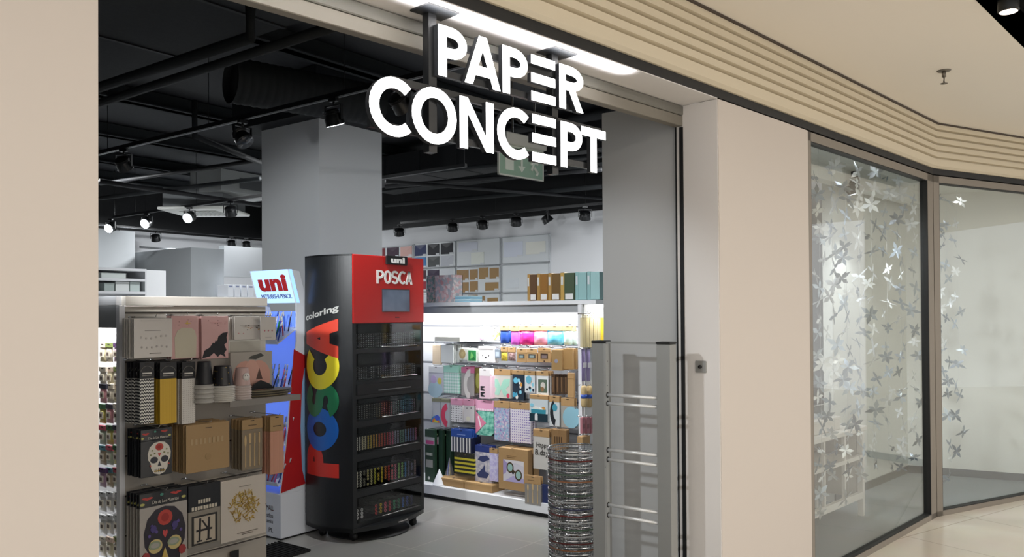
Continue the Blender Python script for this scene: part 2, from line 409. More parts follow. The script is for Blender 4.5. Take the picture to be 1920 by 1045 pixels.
# deep grey shop wall glimpsed at the left of the display window
mb = MB(); fbox(mb,U2,UBl+.2,VB+.3,VB+.34,0,2.9,mat('8b8f90',.7)); struct(mb.build('wall_window_inner'))
# window frames and panes
def window(idx, fr, u0, u1, v, zb, zt, jl, jr, fw=.04):
    mb = MB()
    def b(ua,ub,za,zb_,va=0,vb=.06,m=FRAME):
        P = [fr.w(u,v+q,z) for z in (za,zb_) for (u,q) in ((ua,va),(ub,va),(ub,vb),(ua,vb))]
        mb.add(P,[(3,2,1,0),(4,5,6,7),(0,1,5,4),(1,2,6,5),(2,3,7,6),(3,0,4,7)],m)
    b(u0,u0+jl,0,zt); b(u1-jr,u1,0,zt); b(u0,u1,zt-fw-.012,zt); b(u0,u1,0,zb)
    g = .006
    for (a,c,d,e) in ((u0+jl,u0+jl+g,zb,zt-fw),(u1-jr-g,u1-jr,zb,zt-fw),(u0+jl,u1-jr,zb,zb+g),(u0+jl,u1-jr,zt-fw-g-.012,zt-fw-.012)): b(a,c,d,e,.002,.055,BLACK)
    o = struct(mb.build('window_%d'%idx))
    mb = MB(); P = [fr.w(u,v+q,z) for z in (zb+g,zt-fw-g-.012) for (u,q) in ((u0+jl+g,.028),(u1-jr-g,.028),(u1-jr-g,.034),(u0+jl+g,.034))]
    mb.add(P,[(3,2,1,0),(4,5,6,7),(0,1,5,4),(1,2,6,5),(2,3,7,6),(3,0,4,7)],GLASS); mb.build('pane',None,o)
window(1, FF, U2, 6.80, V0, .04, 2.645, .04, .12)
window(2, RF, .005, 3.2, 0, .04, 2.645, .07, .05)
# shutter rail above the opening
t = E('shutter_rail','grey aluminium roller shutter rail under the white entrance soffit','rail',FF.w(0,VR-.02,0),A_F)
MB().box(-2.6,U1-.004,0,.05,2.60,2.648,mat('77756e',.6),.004).build('upper_profile',None,t)
MB().box(-2.6,U1-.004,.004,.05,2.545,2.598,mat('7f7a70',.6),.003).build('lower_profile',None,t)
MB().box(U1-.012,U1-.006,.0,.02,0,2.54,BLACK).build('guide_channel',None,t)
# light line along the portal soffit
t = E('linear_light','thin white light strip along the outer edge of the entrance soffit','light',FF.w(0,V0-.02,0),A_F)
MB().box(1.0,2.9,.03,.042,2.643,2.649,mat((1.,1.,1.),emit=10)).build('diffuser',None,t)
area(FF.w(2.0,V0+.05,2.615),1.8,5,(1,.98,1),(pi,0,A_F),sy=.02,spread=2.4)

# =================================================================== SHOP SIGN
vs = 2.157; SF = Fr(FF.w(0,vs,0), A_F); SF0 = SF.o.copy()
sign = E('hanging_sign','illuminated white letter shop sign reading PAPER CONCEPT hung from the entrance soffit','sign',FF.w(2.2,vs,2.65),A_F)
LETM = mat((1.,1.,1.),emit=3.2); LSIDE = mat('2a2c30',.5)
def spx(x,y): return SF.hit(660+x/3.0735, y/3.0735)
zt1 = spx(490,128)[1]; zb1 = spx(495,440)[1]; zt2 = (spx(460,492)[1]+spx(615,540)[1]+spx(1195,697)[1])/3; zb2 = spx(612,850)[1]
zt1 = (zt1+spx(1190,362)[1])/2-.006; zt2 -= .008; zb1=(zb1+spx(1195,640)[1]+spx(880,545)[1])/3+.006
zb2 = (zb2+spx(1215,965)[1]+spx(460,822)[1])/3
for ch,xa,xb,ya,row in (('P',488,652,280,1),('A',640,845,370,1),('P',858,1002,400,1),('E',1024,1160,455,1),('R',1186,1322,510,1),
        ('C',90,330,610,2),('O',336,592,660,2),('N',612,806,710,2),('C',828,1008,765,2),('E',1030,1165,800,2),('P',1194,1316,830,2),('T',1312,1452,860,2)):
    xa_,xb_ = spx(xa,ya)[0]-2.2, spx(xb,ya)[0]-2.2
    z0,z1 = (zb1,zt1) if row==1 else (zb2,zt2)
    if ch in 'CO' : z0 -= .006; z1 += .006
    if ch=='A': z1 += .004
    sw = .038
    mb = MB()
    for p in letter_polys(ch,xa_,xb_,z0-2.65,z1-2.65,sw,.036):
        mb.prism(p,-.010,-.008,LETM); mb.prism(p,-.008,.013,LSIDE)
    mb.build('letter',None,sign)
for (px,py) in ((817,20),(1047,98)):
    q = hz(px,py,2.65); u = q.dot(FF.ex)-2.2
    MB().box(u-.07,u+.07,-.05,.05,-.006,0,SATIN).build('ceiling_plate',None,sign)
    MB().box(u-.018,u+.018,.013,.045,zb2-2.68,-.006,SATIN).build('post',None,sign)
ua,ub = spx(90,600)[0]-2.2, spx(1450,860)[0]-2.2; uc = spx(488,280)[0]-2.2; ud = spx(1322,500)[0]-2.2
for (a,b_,z) in ((ua+.02,ub-.05,zb2+.03-2.65),(ua+.1,ub,zb2+.19-2.65),(uc,ud,zb1+.02-2.65),(uc+.01,ud-.04,zt1-.045-2.65)):
    MB().box(a,b_,.013,.03,z-.012,z+.012,SATIN).build('crossbar',None,sign)
# =================================================================== GATE AND BASKETS
GX = 3.60
def gy(px): r = ray(px,700); return r.y*GX/r.x
y_near0, y_near1 = gy(1256), gy(1231); y_far0, y_far1 = gy(1132), gy(1110)
def gz(px,py): r = ray(px,py); return H + r.z*GX/r.x
GZ = gz(1110,639)
t = E('security_gate','tall grey metal anti-theft gate with paired chrome rods beside the entrance pier','gate',(GX,(y_near0+y_far1)/2,0),-pi/2)
yc = (y_near0+y_far1)/2
STEEL = mat('989a99',.45,.3)
def lx(y): return yc-y        # local x grows towards the camera side (-Y)
for (a,b_) in ((y_far1,y_far0),(y_near1,y_near0)):
    p = MB().box(lx(a),lx(b_),-.0,.07,0,GZ-.012,STEEL,.004).build('post',None,t)
    MB().box(lx(a)-.002,lx(b_)+.002,-.002,.072,GZ-.012,GZ,BLACK,.003).build('end_cap',None,p)
MB().box(lx(y_far0),lx(y_near1),.02,.05,GZ-.014,GZ-.004,STEEL).build('top_bar',None,t)
MB().box(lx(y_far0),lx(y_far0)+.012,.0,.03,0,GZ-.014,mat('c5c7c6',.3,.5)).build('inner_trim',None,t)
for py in (741,757,844,862,947,966,1056,1078):
    z = gz(1131,py)
    r_ = MB().tube([(lx(y_far0)-.002,.015,z),(lx(y_near1)+.002,.015,z)],.0085,mat('e4e6e7',.35,.35),10).build('rod',None,t)
    MB().tube([(lx(y_far0)-.001,.015,z),(lx(y_far0)+.014,.015,z)],.014,BLACK,10).build('rod_collar',None,r_)
# access button on the reveal
rv = Fr(FF.w(U1,0,0), A_F-pi/2)
pb = FF.w(U1-.004,0,0); 
r = ray(1315,688); nn = FF.ex; pp = C0 + r*((FF.w(U1-.004,0,0)-C0).dot(nn)/r.dot(nn))
t = E('wall_button','small grey square wall button with black knob on the white entrance reveal','button',(pp.x,pp.y,pp.z-.03),A_F)
MB().box(-.008,0,-.03,.03,0,.06,mat('a8a8a6',.4,.4),.003).build('plate',None,t)
MB().tube([(-.018,0,.03),(-.008,0,.03)],.009,BLACK,14).build('knob',None,t)
# nested round wire baskets
BF = 4.62
bx_ = C0 + ray(1077,900)*(BF); bx_ = Vector((bx_.x,bx_.y,0))
bands = ['c9cccf','7a3a36','c9cccf','5c6e5e','96684a','7b7f84','4c6251','c9cccf','3c3f57','6e302e','c9cccf','4c6251','c9cccf','5e2c2a','8a5e42','c9cccf','4b6b52','8b8f92','7a3330','6f7376']
ORD = ['topmost','second','third','fourth','fifth','sixth','seventh','eighth','ninth','tenth','eleventh','twelfth','thirteenth','fourteenth','fifteenth','sixteenth','seventeenth','eighteenth','nineteenth','twentieth','twenty-first','twenty-second']
topz = H + ray(1070,840).z*BF
NB = 20; pitch = (topz-.115)/(NB-1); RB = .148
for k in range(NB):
    zt = topz - pitch*k; cl = bands[k]
    zb_ = zt-.11
    cn = {'c9cccf':'bare silver','7a3a36':'red-banded','6e302e':'dark red-banded','5e2c2a':'dark red-banded','7a3330':'dark red-banded','5c6e5e':'green-banded','4c6251':'green-banded','4c6251':'green-banded','4b6b52':'green-banded','96684a':'copper-banded','8a5e42':'copper-banded'}.get(cl,'dark-banded')
    t = E('wire_basket','%s round wire basket, %s from the top of the stack by the gate'%(cn,ORD[k]) if k else 'topmost round wire basket of the tall nested stack by the gate','basket',(bx_.x,bx_.y,zb_),0,'round wire baskets nested in a stack')
    MB().ring((0,0,.11),RB,.0045,CHROME,32).build('rim',None,t)
    w_ = MB()
    for i in range(48):
        a = 2*pi*i/48; w_.tube([(RB*math.cos(a),RB*math.sin(a),.11),((RB-.012)*math.cos(a),(RB-.012)*math.sin(a),.0)],.0013,WIREM,4)
    for (q,zz) in ((.003,.085),(.006,.055),(.012,0)): w_.ring((0,0,zz),RB-q,.0015,WIREM,32,k=4)
    for q in (-.09,-.045,0,.045,.09):
        h_ = math.sqrt((RB-.012)**2-q*q); w_.tube([(q,-h_,0),(q,h_,0)],.0013,WIREM,4)
    w_.build('wire_mesh',None,t)
    m_ = MB(); n=32
    vs_ = [((RB+.0035-.001*j)*math.cos(2*pi*i/n),(RB+.0035-.001*j)*math.sin(2*pi*i/n),.099-.008*j) for j in (0,1) for i in range(n)]
    m_.add(vs_,[(i,(i+1)%n,n+(i+1)%n,n+i) for i in range(n)],mat(cl,.3,.5 if cl[0] in 'c7' else .1),True).build('band',None,t)

# =================================================================== MARKER CABINET
FXL, FY = 3.89, 4.28
PF = Fr((FXL,FY,0),0)
def pf(px,py,d=0): return PF.hit(px,py,d)
FW = pf(793,700)[0]; ZT = pf(656,476)[1]; Z0 = .075
cab = E('marker_cabinet','tall black rotating marker display cabinet with red POSCA header and coloured POSCA lettering','display cabinet',(FXL,FY,0))
ZR = pf(658,607)[1]
# plan outline: curved left side bulging to -X, curved right side
def sidept(s):      # s 0 (front) .. 1 (back): left curved flank
    x = -.035*s - .055*math.sin(pi*min(1,s*1.0)); y = .46*s
    return (x,y)
NS = 24
left = [sidept(i/NS) for i in range(NS+1)]
right = [(FW+.01*math.sin(pi*i/8)-.0*i, .46*i/8) for i in range(9)]
outline = [(0,0)]+left[1:]+right[::-1]
body = MB()
# shell: left flank, right flank, back, top, bottom as solid strips; front recessed 5 cm
inn = .04
shell = left
mbx = MB(); fl = left+[(x+.03,y) for x,y in left[::-1]]
mbx.prism(fl,Z0,ZT,SATIN,'z'); mbx.build('side_panel',None,cab)
mbx = MB(); mbx.prism(right+[(x-.03,y) for x,y in right[::-1]],Z0,ZT,SATIN,'z'); mbx.build('side_panel',None,cab)
mbx = MB(); mbx.prism([(left[-1][0]+.01,.44),(FW,.44),(FW,.46),(left[-1][0]+.01,.46)],Z0,ZT,SATIN,'z'); mbx.build('back_panel',None,cab)
mbx = MB(); mbx.prism(outline,ZT-.012,ZT,SATIN,'z'); mbx.build('top_panel',None,cab)
RED = mat('b8201c',.4)
hd = MB().box(.002,FW-.002,-.012,.03,ZR,ZT-.001,RED,.004).build('header_panel',None,cab)
# racks
racks = [(608,656),(664,716),(750,792),(804,854),(868,924),(936,984)]
rk = [(pf(663,a)[1],pf(663,b_)[1]) for a,b_ in racks]
fr_ = MB(); xl, xr = .035, FW-.03
fr_.box(.0,xl,-.004,.03,Z0+.03,ZR,SATIN); fr_.box(xr,FW,-.004,.03,Z0+.03,ZR,SATIN)
edges = [ZR]+[e for r_ in rk for e in r_]+[Z0+.03]
for i in range(0,len(edges),2): fr_.box(xl,xr,-.003,.03,edges[i+1],edges[i],SATIN)
fr_.build('front_frame',None,cab)
MB().box(xl,xr,.16,.17,Z0+.03,ZR,mat('0b0c0d',.7)).build('inner_panel',None,cab)
cg = glass_mat('cabinet_glass',(.9,.91,.91,1),-.01)
for i,(zt_,zb_) in enumerate(rk):
    d = MB().box(xl+.004,xr-.004,-.016,-.011,zb_+.002,zt_-.002,cg).build('glass_flap',None,cab)
    d['label'] = 'clear glass flap'
    MB().tube([((xl+xr)/2-.1,-.022,zb_+.012),(xr-.06,-.022,zb_+.012)],.003,CHROME,8).build('handle',None,d)
    MB().tube([(xl+.33,-.019,zt_-.012),(xl+.33,-.009,zt_-.012)],.007,BLACK,10).build('lock',None,d)
zd0,zd1 = pf(663,743)[1], pf(663,722)[1]
dw = MB().box(xl,xr,-.012,.02,zd0,zd1,BLACK,.003).build('drawer',None,cab)
MB().box(xl+.2,xr-.12,-.018,-.012,zd0+.02,zd0+.026,mat('8a8c8e',.3,.8)).build('handle',None,dw)
# bowed plinth, casters
pts = [(0,0)]+[(FW*i/12,-.085*math.sin(pi*i/12)-.0) for i in range(1,12)]+[(FW,0),(FW,.44),(left[-1][0],.44)]+left[::-1][1:-1]
MB().prism(pts,Z0,Z0+.03,SATIN,'z').build('plinth',None,cab)
tl = MB(); tl.add([(FW*i/12,-.087*math.sin(pi*i/12),z) for i in (6.0,6.6,7.2,7.8) for z in (Z0+.012,Z0+.02)],[(0,2,3,1),(2,4,5,3),(4,6,7,5)],mat('b8b2b0',.4)).build('badge',None,cab)
MB().lathe([(.0,.0),(.30,.0),(.30,.008),(0,.008)],BLACK,40,(FW/2-.02,.2,.002)).build('floor_disc',None,cab)  # flat black disc on the floor beneath the cabinet
for (x,y) in ((.06,.06),(FW-.12,-.0),(.02,.34),(FW-.1,.34)):
    MB().tube([(x-.012,y,.034),(x+.012,y,.034)],.03,BLACK,16).box(x-.018,x+.018,y-.02,y+.02,.05,Z0,BLACK).build('caster',None,cab)
# header lettering, plaque, screen
def lab(parent, s, px0,px1,py0,py1, fr, d, mt, base, bold=0, name='lettering'):
    """text fitted in the pixel rectangle on frame fr at distance d; base = parent's local origin in the frame"""
    pyc=(py0+py1)/2; u0=fr.hit(px0,pyc,d)[0]; u1=fr.hit(px1,pyc,d)[0]; pxc=(px0+px1)/2; z1=fr.hit(pxc,py0,d)[1]; z0=fr.hit(pxc,py1,d)[1]
    o = text_mesh(s, 1, bold, .001/ max(.01,(z1-z0)), mt, name, parent)
    xs=[v.co.x for v in o.data.vertices]; ys=[v.co.y for v in o.data.vertices]
    sx=(u1-u0)/(max(xs)-min(xs)); sy=(z1-z0)/(max(ys)-min(ys))
    for v in o.data.vertices:
        v.co = Vector(((v.co.x-min(xs))*sx+u0-base[0], -d - v.co.z*.5*(z1-z0)-.001+base[1]*0, (v.co.y-min(ys))*sy+z0-base[2]))
    o.rotation_euler=(0,0,0); return o
WT = mat('eeeeea',.5)
def lab2(parent, s, px0,px1,py0,py1, fr, d, mt, base, t, name='emblem'):
    pyc=(py0+py1)/2; u0=fr.hit(px0,pyc,d)[0]-base[0]; u1=fr.hit(px1,pyc,d)[0]-base[0]; pxc=(px0+px1)/2; z1=fr.hit(pxc,py0,d)[1]-base[2]; z0=fr.hit(pxc,py1,d)[1]-base[2]
    n=len(s); w=(u1-u0)/n; mb=MB()
    for i,c in enumerate(s):
        for k,p in enumerate(letter_polys(c,u0+w*i-.0,u0+w*(i+1)+w*.0,z0,z1,t,t*.8)): mb.prism(p,-d-.003,-d,mt)
    return mb.build(name,None,parent)
lab2(hd,'POSCA',706,773,508,533,PF,.0125,WT,(0,0,0),.020,'lettering')
u0,z1_ = pf(726,479,.03); u1,z0_ = pf(764,498,.03)
pq = MB().box(u0,u1,-.03,-.012,z0_,z1_,BLACK,.003).build('plaque',None,cab)
lab(pq,'uni',733,759,483,494,PF,.031,WT,(0,0,0),.05)
u0,z1_ = pf(716,542,.013); u1,z0_ = pf(768,585,.013)
sc = MB().box(u0,u1,-.016,-.012,z0_,z1_,mat('3c3f45',.3)).build('screen',None,cab)
MB().box(u0+.006,u1-.006,-.0175,-.016,z0_+.006,z1_-.006,pat('noise','5a6478','7b869c',6,.15),0).build('display',None,sc)['label']='grey-blue screen picture'
u0,z0_ = pf(745,595,.013); MB().box(u0-.02,u0+.02,-.015,-.012,z0_-.004,z0_+.002,BLACK).build('keyhole',None,cab)
# curved lettering on the flank
def s_for(px,py):
    best=None
    for i in range(401):
        s=i/400; x,y=sidept(s); q=project((FXL+x,FY+y,1.0)); e=abs(q[0]-px)
        if best is None or e<best[0]: best=(e,s,q)
    return best[1]
def flank_letters(ch, px0,px1, py0,py1, col, t, rot=True, name=None):
    s0, s1 = s_for(px1,0), s_for(px0,0)                 # s0 nearer the front
    sm = (s0+s1)/2; x,y = sidept(sm); P_=Vector((FXL+x,FY+y,0)); dist = (RW@(P_-C0)).z
    def zz(py):
        return H + (CYh(P_)-py)*dist/FPX
    def CYh(p): return project((p.x,p.y,H))[1]
    z0,z1 = zz(py1), zz(py0); Ls = (s1-s0)*.47
    # advance = +z, letter-up = towards the back (s)
    off = {'P':.0010,'O':.0016,'S':.0022,'C':.0028,'A':.0034}[ch]
    out = MB()
    for pi_,p in enumerate(letter_polys(ch, 0,z1-z0, 0,Ls, t, t)):
        bm = bmesh.new(); vv = [bm.verts.new((x,0,z)) for x,z in p]; bm.faces.new(vv)
        for k in range(1,20): bmesh.ops.bisect_plane(bm, geom=bm.verts[:]+bm.edges[:]+bm.faces[:], plane_co=(0,0,Ls*k/20), plane_no=(0,0,1))
        bm.verts.index_update(); vs_ = []
        for v in bm.verts:
            s = s0 + v.co.z/.47; z = z0 + v.co.x
            x,y = sidept(s); x2,y2 = sidept(s+.01); tx,ty = x2-x,y2-y; l=math.hypot(tx,ty); nx,ny = -ty/l, tx/l; q = off+.00002*pi_
            vs_.append((x+nx*q, y+ny*q, z))
        fs_=[]
        for f in bm.faces:
            i_=[v.index for v in f.verts]; A=[Vector(vs_[k]) for k in i_[:3]]; n_=(A[1]-A[0]).cross(A[2]-A[0])
            fs_.append(i_ if n_.x<0 else i_[::-1])
        out.add(vs_,fs_,col); bm.free()
    return out.build('letter',None,cab)
for ch,a,b_,c,d_,colr,t_ in (('P',576,635,832,894,'d8372a',.098),('O',576,635,765,846,'1668c6',.10),('S',576,636,719,783,'1f7a4e',.085),('C',576,637,657,731,'efe02c',.10),('A',576,635,598,672,'dc4530',.085)):
    flank_letters(ch,a,b_,c,d_,mat(colr,.4),t_)['label'] = {'d8372a':'red','1668c6':'blue','1f7a4e':'green','efe02c':'yellow','dc4530':'orange-red'}[colr]+' letter '+ch
# "coloring" in white following the curve
o = text_mesh('coloring',.1,.003,.0005,WT,'lettering',cab,rot=(0,0,0))
xs=[v.co.x for v in o.data.vertices]; mn,mxx=min(xs),max(xs)
s0,s1 = s_for(636,0), s_for(575,0)
x,y = sidept((s0+s1)/2); P_=Vector((FXL+x,FY+y,0)); dist=(RW@(P_-C0)).z
def zpx(py): return H+(project((P_.x,P_.y,H))[1]-py)*dist/FPX
for v in o.data.vertices:
    a = (v.co.x-mn)/(mxx-mn); s = s1+(s0-s1)*a; x,y = sidept(s); x2,y2=sidept(s+.01); tx,ty=x2-x,y2-y; l=math.hypot(tx,ty); nx,ny=-ty/l,tx/l
    base = zpx(601-19*a**1.3); q = .002+abs(v.co.z)
    v.co = Vector((x+nx*q, y+ny*q, base+v.co.y*.62))
# markers lying in the racks, round ends to the front
RN = ['uppermost glass rack','second rack from the top','rack just under the drawer','third rack from the bottom','second rack from the bottom','lowest rack']
def mk_col(i,f):
    pal = {3:['d8d8d0','e0d6b0','d9c04a','e0a83a','d0603a','c83a3a','c0507a','9a9ab8','6a9a8a','6a9ac8','6a6aa8','a85a8a'],
           4:['d8d8c8','8a8a7a','d8d090','d8d84a','e0c83a','e08a3a','d84a4a','d86a8a','8ac86a','3a8ac8','6a6a8a','8a6a6a'],
           5:['e0e0e0','3a3a3a','4a4a4a','d8383a','e0c03a','e0607a','d84a5a','3a9a6a','2a7a5a','3a6ac8','2a4a9a','2a2a5a']}[i]
    return pal[min(len(pal)-1,int(f*len(pal)))]
MKN = {'d':'pale'}
def cname(c):
    r_,g_,b_ = [int(c[i:i+2],16) for i in (0,2,4)]; mx_=max(r_,g_,b_); mn_=min(r_,g_,b_)
    if mx_-mn_<40: return 'white' if mx_>180 else ('grey' if mx_>100 else 'black')
    if r_==mx_: 
        if g_>170: return 'yellow'
        if g_>b_+40: return 'orange' if g_>120 else 'red-orange'
        return 'pink' if b_>g_ else 'red'
    if g_==mx_: return 'green'
    return 'violet' if r_>g_+20 else 'blue'
proto = {}
def marker(x,z,rad,c,i):
    k=(rad,c)
    if k not in proto:
        t_ = E('marker_pen','','marker')
        MB().tube([(0,0,0),(0,.11,0)],rad,mat('2a2a2c',.5),10).build('barrel',None,t_)
        MB().ring((0,-.0015,0),rad*.75,rad*.28,mat(c,.35),12,'y',5).tube([(0,.0,0),(0,-.012+.0105,0)],rad*.6,mat('1c1c1e',.5),10).build('cap',None,t_)
        proto[k]=t_; r_=t_
    else: r_ = dup(proto[k])
    r_.location = (FXL+x,FY+.014,z); r_['label'] = '%s-ringed marker pen lying end-on in the %s of the black cabinet'%(cname(c),RN[i]); r_['category']='marker'; r_['group']='%s markers in the %s'%(cname(c),RN[i])
for i,(rows,cols,rad,x0_,x1_) in {3:(6,23,.0075,.05,FW-.07),4:(6,18,.0088,.05,FW-.08),5:(3,13,.0115,.05,FW-.12)}.items():
    zt_,zb_ = rk[i]; step=rad*2.15
    for r__ in range(rows):
        for c_ in range(cols):
            x = x0_+(x1_-x0_)*c_/(cols-1)
            if i==4 and random.random()<.06: continue
            if i==5 and c_ in (2,3) : continue
            marker(x, zb_+.022+rad+step*r__, rad, mk_col(i,c_/cols), i)
st = MB()
for i,(rows,cols) in {0:(7,26),1:(6,26),2:(7,25)}.items():
    zt_,zb_ = rk[i]
    for r__ in range(rows):
        for c_ in range(cols):
            if i==1 and c_ in (5,8): continue
            x=.05+(FW-.13)*c_/(cols-1); z=zb_+.016+.0145*r__
            c = ['8a8d90','9a9c90','6a6a60','a09a70','b06a4a','a04a4a','6a9a8a','5a8aa0','5a6a9a','7a5a7a'][int(c_/cols*10)] if i==2 else ['9a9c9e','7a7c7e','8a9090','75706a'][(c_//4+r__)%4]
            st.tube([(x,.014,z),(x,.09,z)],.0058,mat('1e1e20',.5),8); st.tube([(x,.0125,z),(x,.014,z)],.0038,mat(c,.4),8)
tag(st.build('marker_pens',None,None,(FXL,FY,0)),'rows of small marker pens packed in the three upper glass racks of the black cabinet','marker')
o = bpy.data.objects['marker_pens']; o['kind']='stuff'
for i,(zt_,zb_) in enumerate(rk):                        # rack shelves
    MB().box(xl,xr,.03,.165,zb_-.004,zb_+.006,BLACK).build('rack_shelf',None,cab)

# =================================================================== PEN DISPLAY (uni)
UX, UY = 3.65, 4.76
pd = E('pen_display','white and red pen display stand with lit uni header behind the black cabinet','display stand',(UX,UY,0))
UFr = Fr((UX,UY,0),0)       # side faces -Y ; local x=+X, y=+Y
WB = mat('dfe3ea',.5)
def us(px,py): return UFr.hit(px,py)
UD = .46                    # width along Y
b0_ = us(527,1008); 
ztb = us(540,925)[1]
MB().box(0,.42,0,UD,.012,ztb,WB,.004).box(.01,.41,.01,UD-.01,0,.012,BLACK).build('base_box',None,pd)
# swooping side panels: outline traced on the side face
def sidepanel(y0,y1):
    mb=MB()
    o_ = [us(527,941),us(540,800),us(549,700),us(556,640),us(556,569),us(541,505)]
    rt = .36
    pts = [(x,z) for x,z in o_]+[(.17,o_[-1][1]-.01),(rt,1.3),(rt,ztb)]
    pts = [(0.0,ztb)]+pts[1:]
    mb.prism(pts,y0,y1,WB); mb.build('side_panel',None,pd); return pts
pts = sidepanel(0,.012); sidepanel(UD-.012,UD)
zr0 = us(556,640)[1]
MB().prism([(0.002,ztb+.01),(us(540,800)[0]+.004,us(540,800)[1]),(us(550,690)[0]+.004,us(552,655)[1]),(.30,us(552,655)[1]-.09),(.34,ztb+.06)],-.002,0,mat('b11e22',.45)).build('red_swoosh',None,pd)
mb=MB(); q=[us(571,690),us(566,720),us(563,800),us(566,880),us(572,905),us(580,905),us(580,690)]
mb.prism(q,-.004,-.002,mat('8fb4d8',.5)).build('blue_swoosh',None,pd)
# backlit header: leaning panel facing -X
h0 = us(556,568); h1 = us(541,505)
hx0,hz0,hx1,hz1 = h0[0],h0[1],h1[0],h1[1]
HM = mat((.66,.80,.98),emit=.95)
mb = MB(); mb.add([(hx0,0,hz0),(hx0,UD,hz0),(hx1,UD,hz1),(hx1,0,hz1),(hx0+.03,0,hz0),(hx0+.03,UD,hz0),(hx1+.03,UD,hz1),(hx1+.03,0,hz1)],[(0,1,2,3),(7,6,5,4),(0,4,5,1),(3,2,6,7),(0,3,7,4),(1,5,6,2)],HM)
hp = mb.build('lit_header',None,pd)
def on_header(o, ylo,yhi,t0,t1):
    xs=[v.co.x for v in o.data.vertices]; ys=[v.co.y for v in o.data.vertices]
    for v in o.data.vertices:
        a=(v.co.x-min(xs))/(max(xs)-min(xs)); b_=(v.co.y-min(ys))/(max(ys)-min(ys))
        pass
    ax,bx2,ay,by=min(xs),max(xs),min(ys),max(ys); L_=math.hypot(hx1-hx0,hz1-hz0); nxx,nzz=-(hz1-hz0)/L_,(hx1-hx0)/L_
    for v in o.data.vertices:
        a=(v.co.x-ax)/(bx2-ax); b_=(v.co.y-ay)/(by-ay); k=t0+(t1-t0)*b_; q=.0015 if v.co.z<0 else .0035
        v.co=Vector((hx0+(hx1-hx0)*k+nxx*q, (1-(ylo+(yhi-ylo)*a))*UD, hz0+(hz1-hz0)*k+nzz*q))
on_header(text_mesh('uni',1,.05,.01,mat('b3161c',.5),'lettering',hp,rot=(0,0,0)),.17,.88,.36,.86)
on_header(text_mesh('MITSUBISHI PENCIL',1,0,.01,mat('1c2d6a',.5),'lettering',hp,rot=(0,0,0)),.17,.93,.14,.27)
BLM = mat((.42,.56,.98),emit=.55)
MB().prism([(.16,ztb),(.17,ztb),(.19,1.62),(.18,1.62)],.012,UD-.012,BLM).build('back_panel',None,pd)
# base lettering on the left face
for (s_,px0,px1,py0,py1,c) in (('MALL',500,513,948,957,'b3161c'),('stko',500,512,962,971,'5a5a60'),('ania',500,512,974,981,'5a5a60'),('.PL',502,512,990,998,'2a2a30')):
    G = Fr((UX,UY,0),-pi/2)
    o = lab(None,s_,px0,px1,py0,py1,G,.001,mat(c,.6),(0,0,0)); 
    for v in o.data.vertices: v.co = Vector((-.0015,-v.co.x,v.co.z))
    o.parent = pd
# pens in slanted trays
PENC = ['2a4aa8','c02a2a','1d1f26','2a8a4a','e8e8ea','3a6ad0','6a2a8a','d8c83a','d84a8a','24262c']
penp = {}
def pen(loc, tilt, yaw, c, row):
    if c not in penp:
        t_ = E('pen','','pen'); MB().tube([(0,0,0),(0,0,.11)],.0045,mat(c,.3),7).build('barrel',None,t_)
        MB().tube([(0,0,.11),(0,0,.14),(0,0,.145)],[.0052,.0052,.003],mat('c8ccd2' if c!='e8e8ea' else '2a4aa8',.3),7).build('cap',None,t_)
        penp[c]=t_; r_=t_
    else: r_=dup(penp[c])
    r_.location=loc; r_.rotation_euler=(yaw,tilt,0)
    r_['category']='pen'; r_['label']='%s pen leaning in the %s tray of the white pen display'%(cname(c),row); r_['group']='%s pens in the %s tray'%(cname(c),row)
for (py,row) in ((642,'top'),(742,'second'),(840,'third'),(905,'lowest')):
    zt_ = us(552,py)[1]
    MB().prism([(-.01,zt_-.012),(.165,zt_+.10),(.165,zt_+.108),(-.01,zt_-.002),(-.016,zt_+.018),(-.022,zt_+.018)],.014,UD-.014,mat('c9d2e2',.3)).build('tray',None,pd)
    for rr_ in range(3):
        for k in range(11):
            y = .03+(UD-.06)*k/10; c = PENC[(k*3+rr_*5+py)%10] if k%3 else PENC[(k//3+rr_)%4]
            pen((UX+.004+rr_*.045, UY+y, zt_+.012+rr_*.034), .30-.1*rr_+random.uniform(-.1,.1), random.uniform(-.3,.3), c, row)
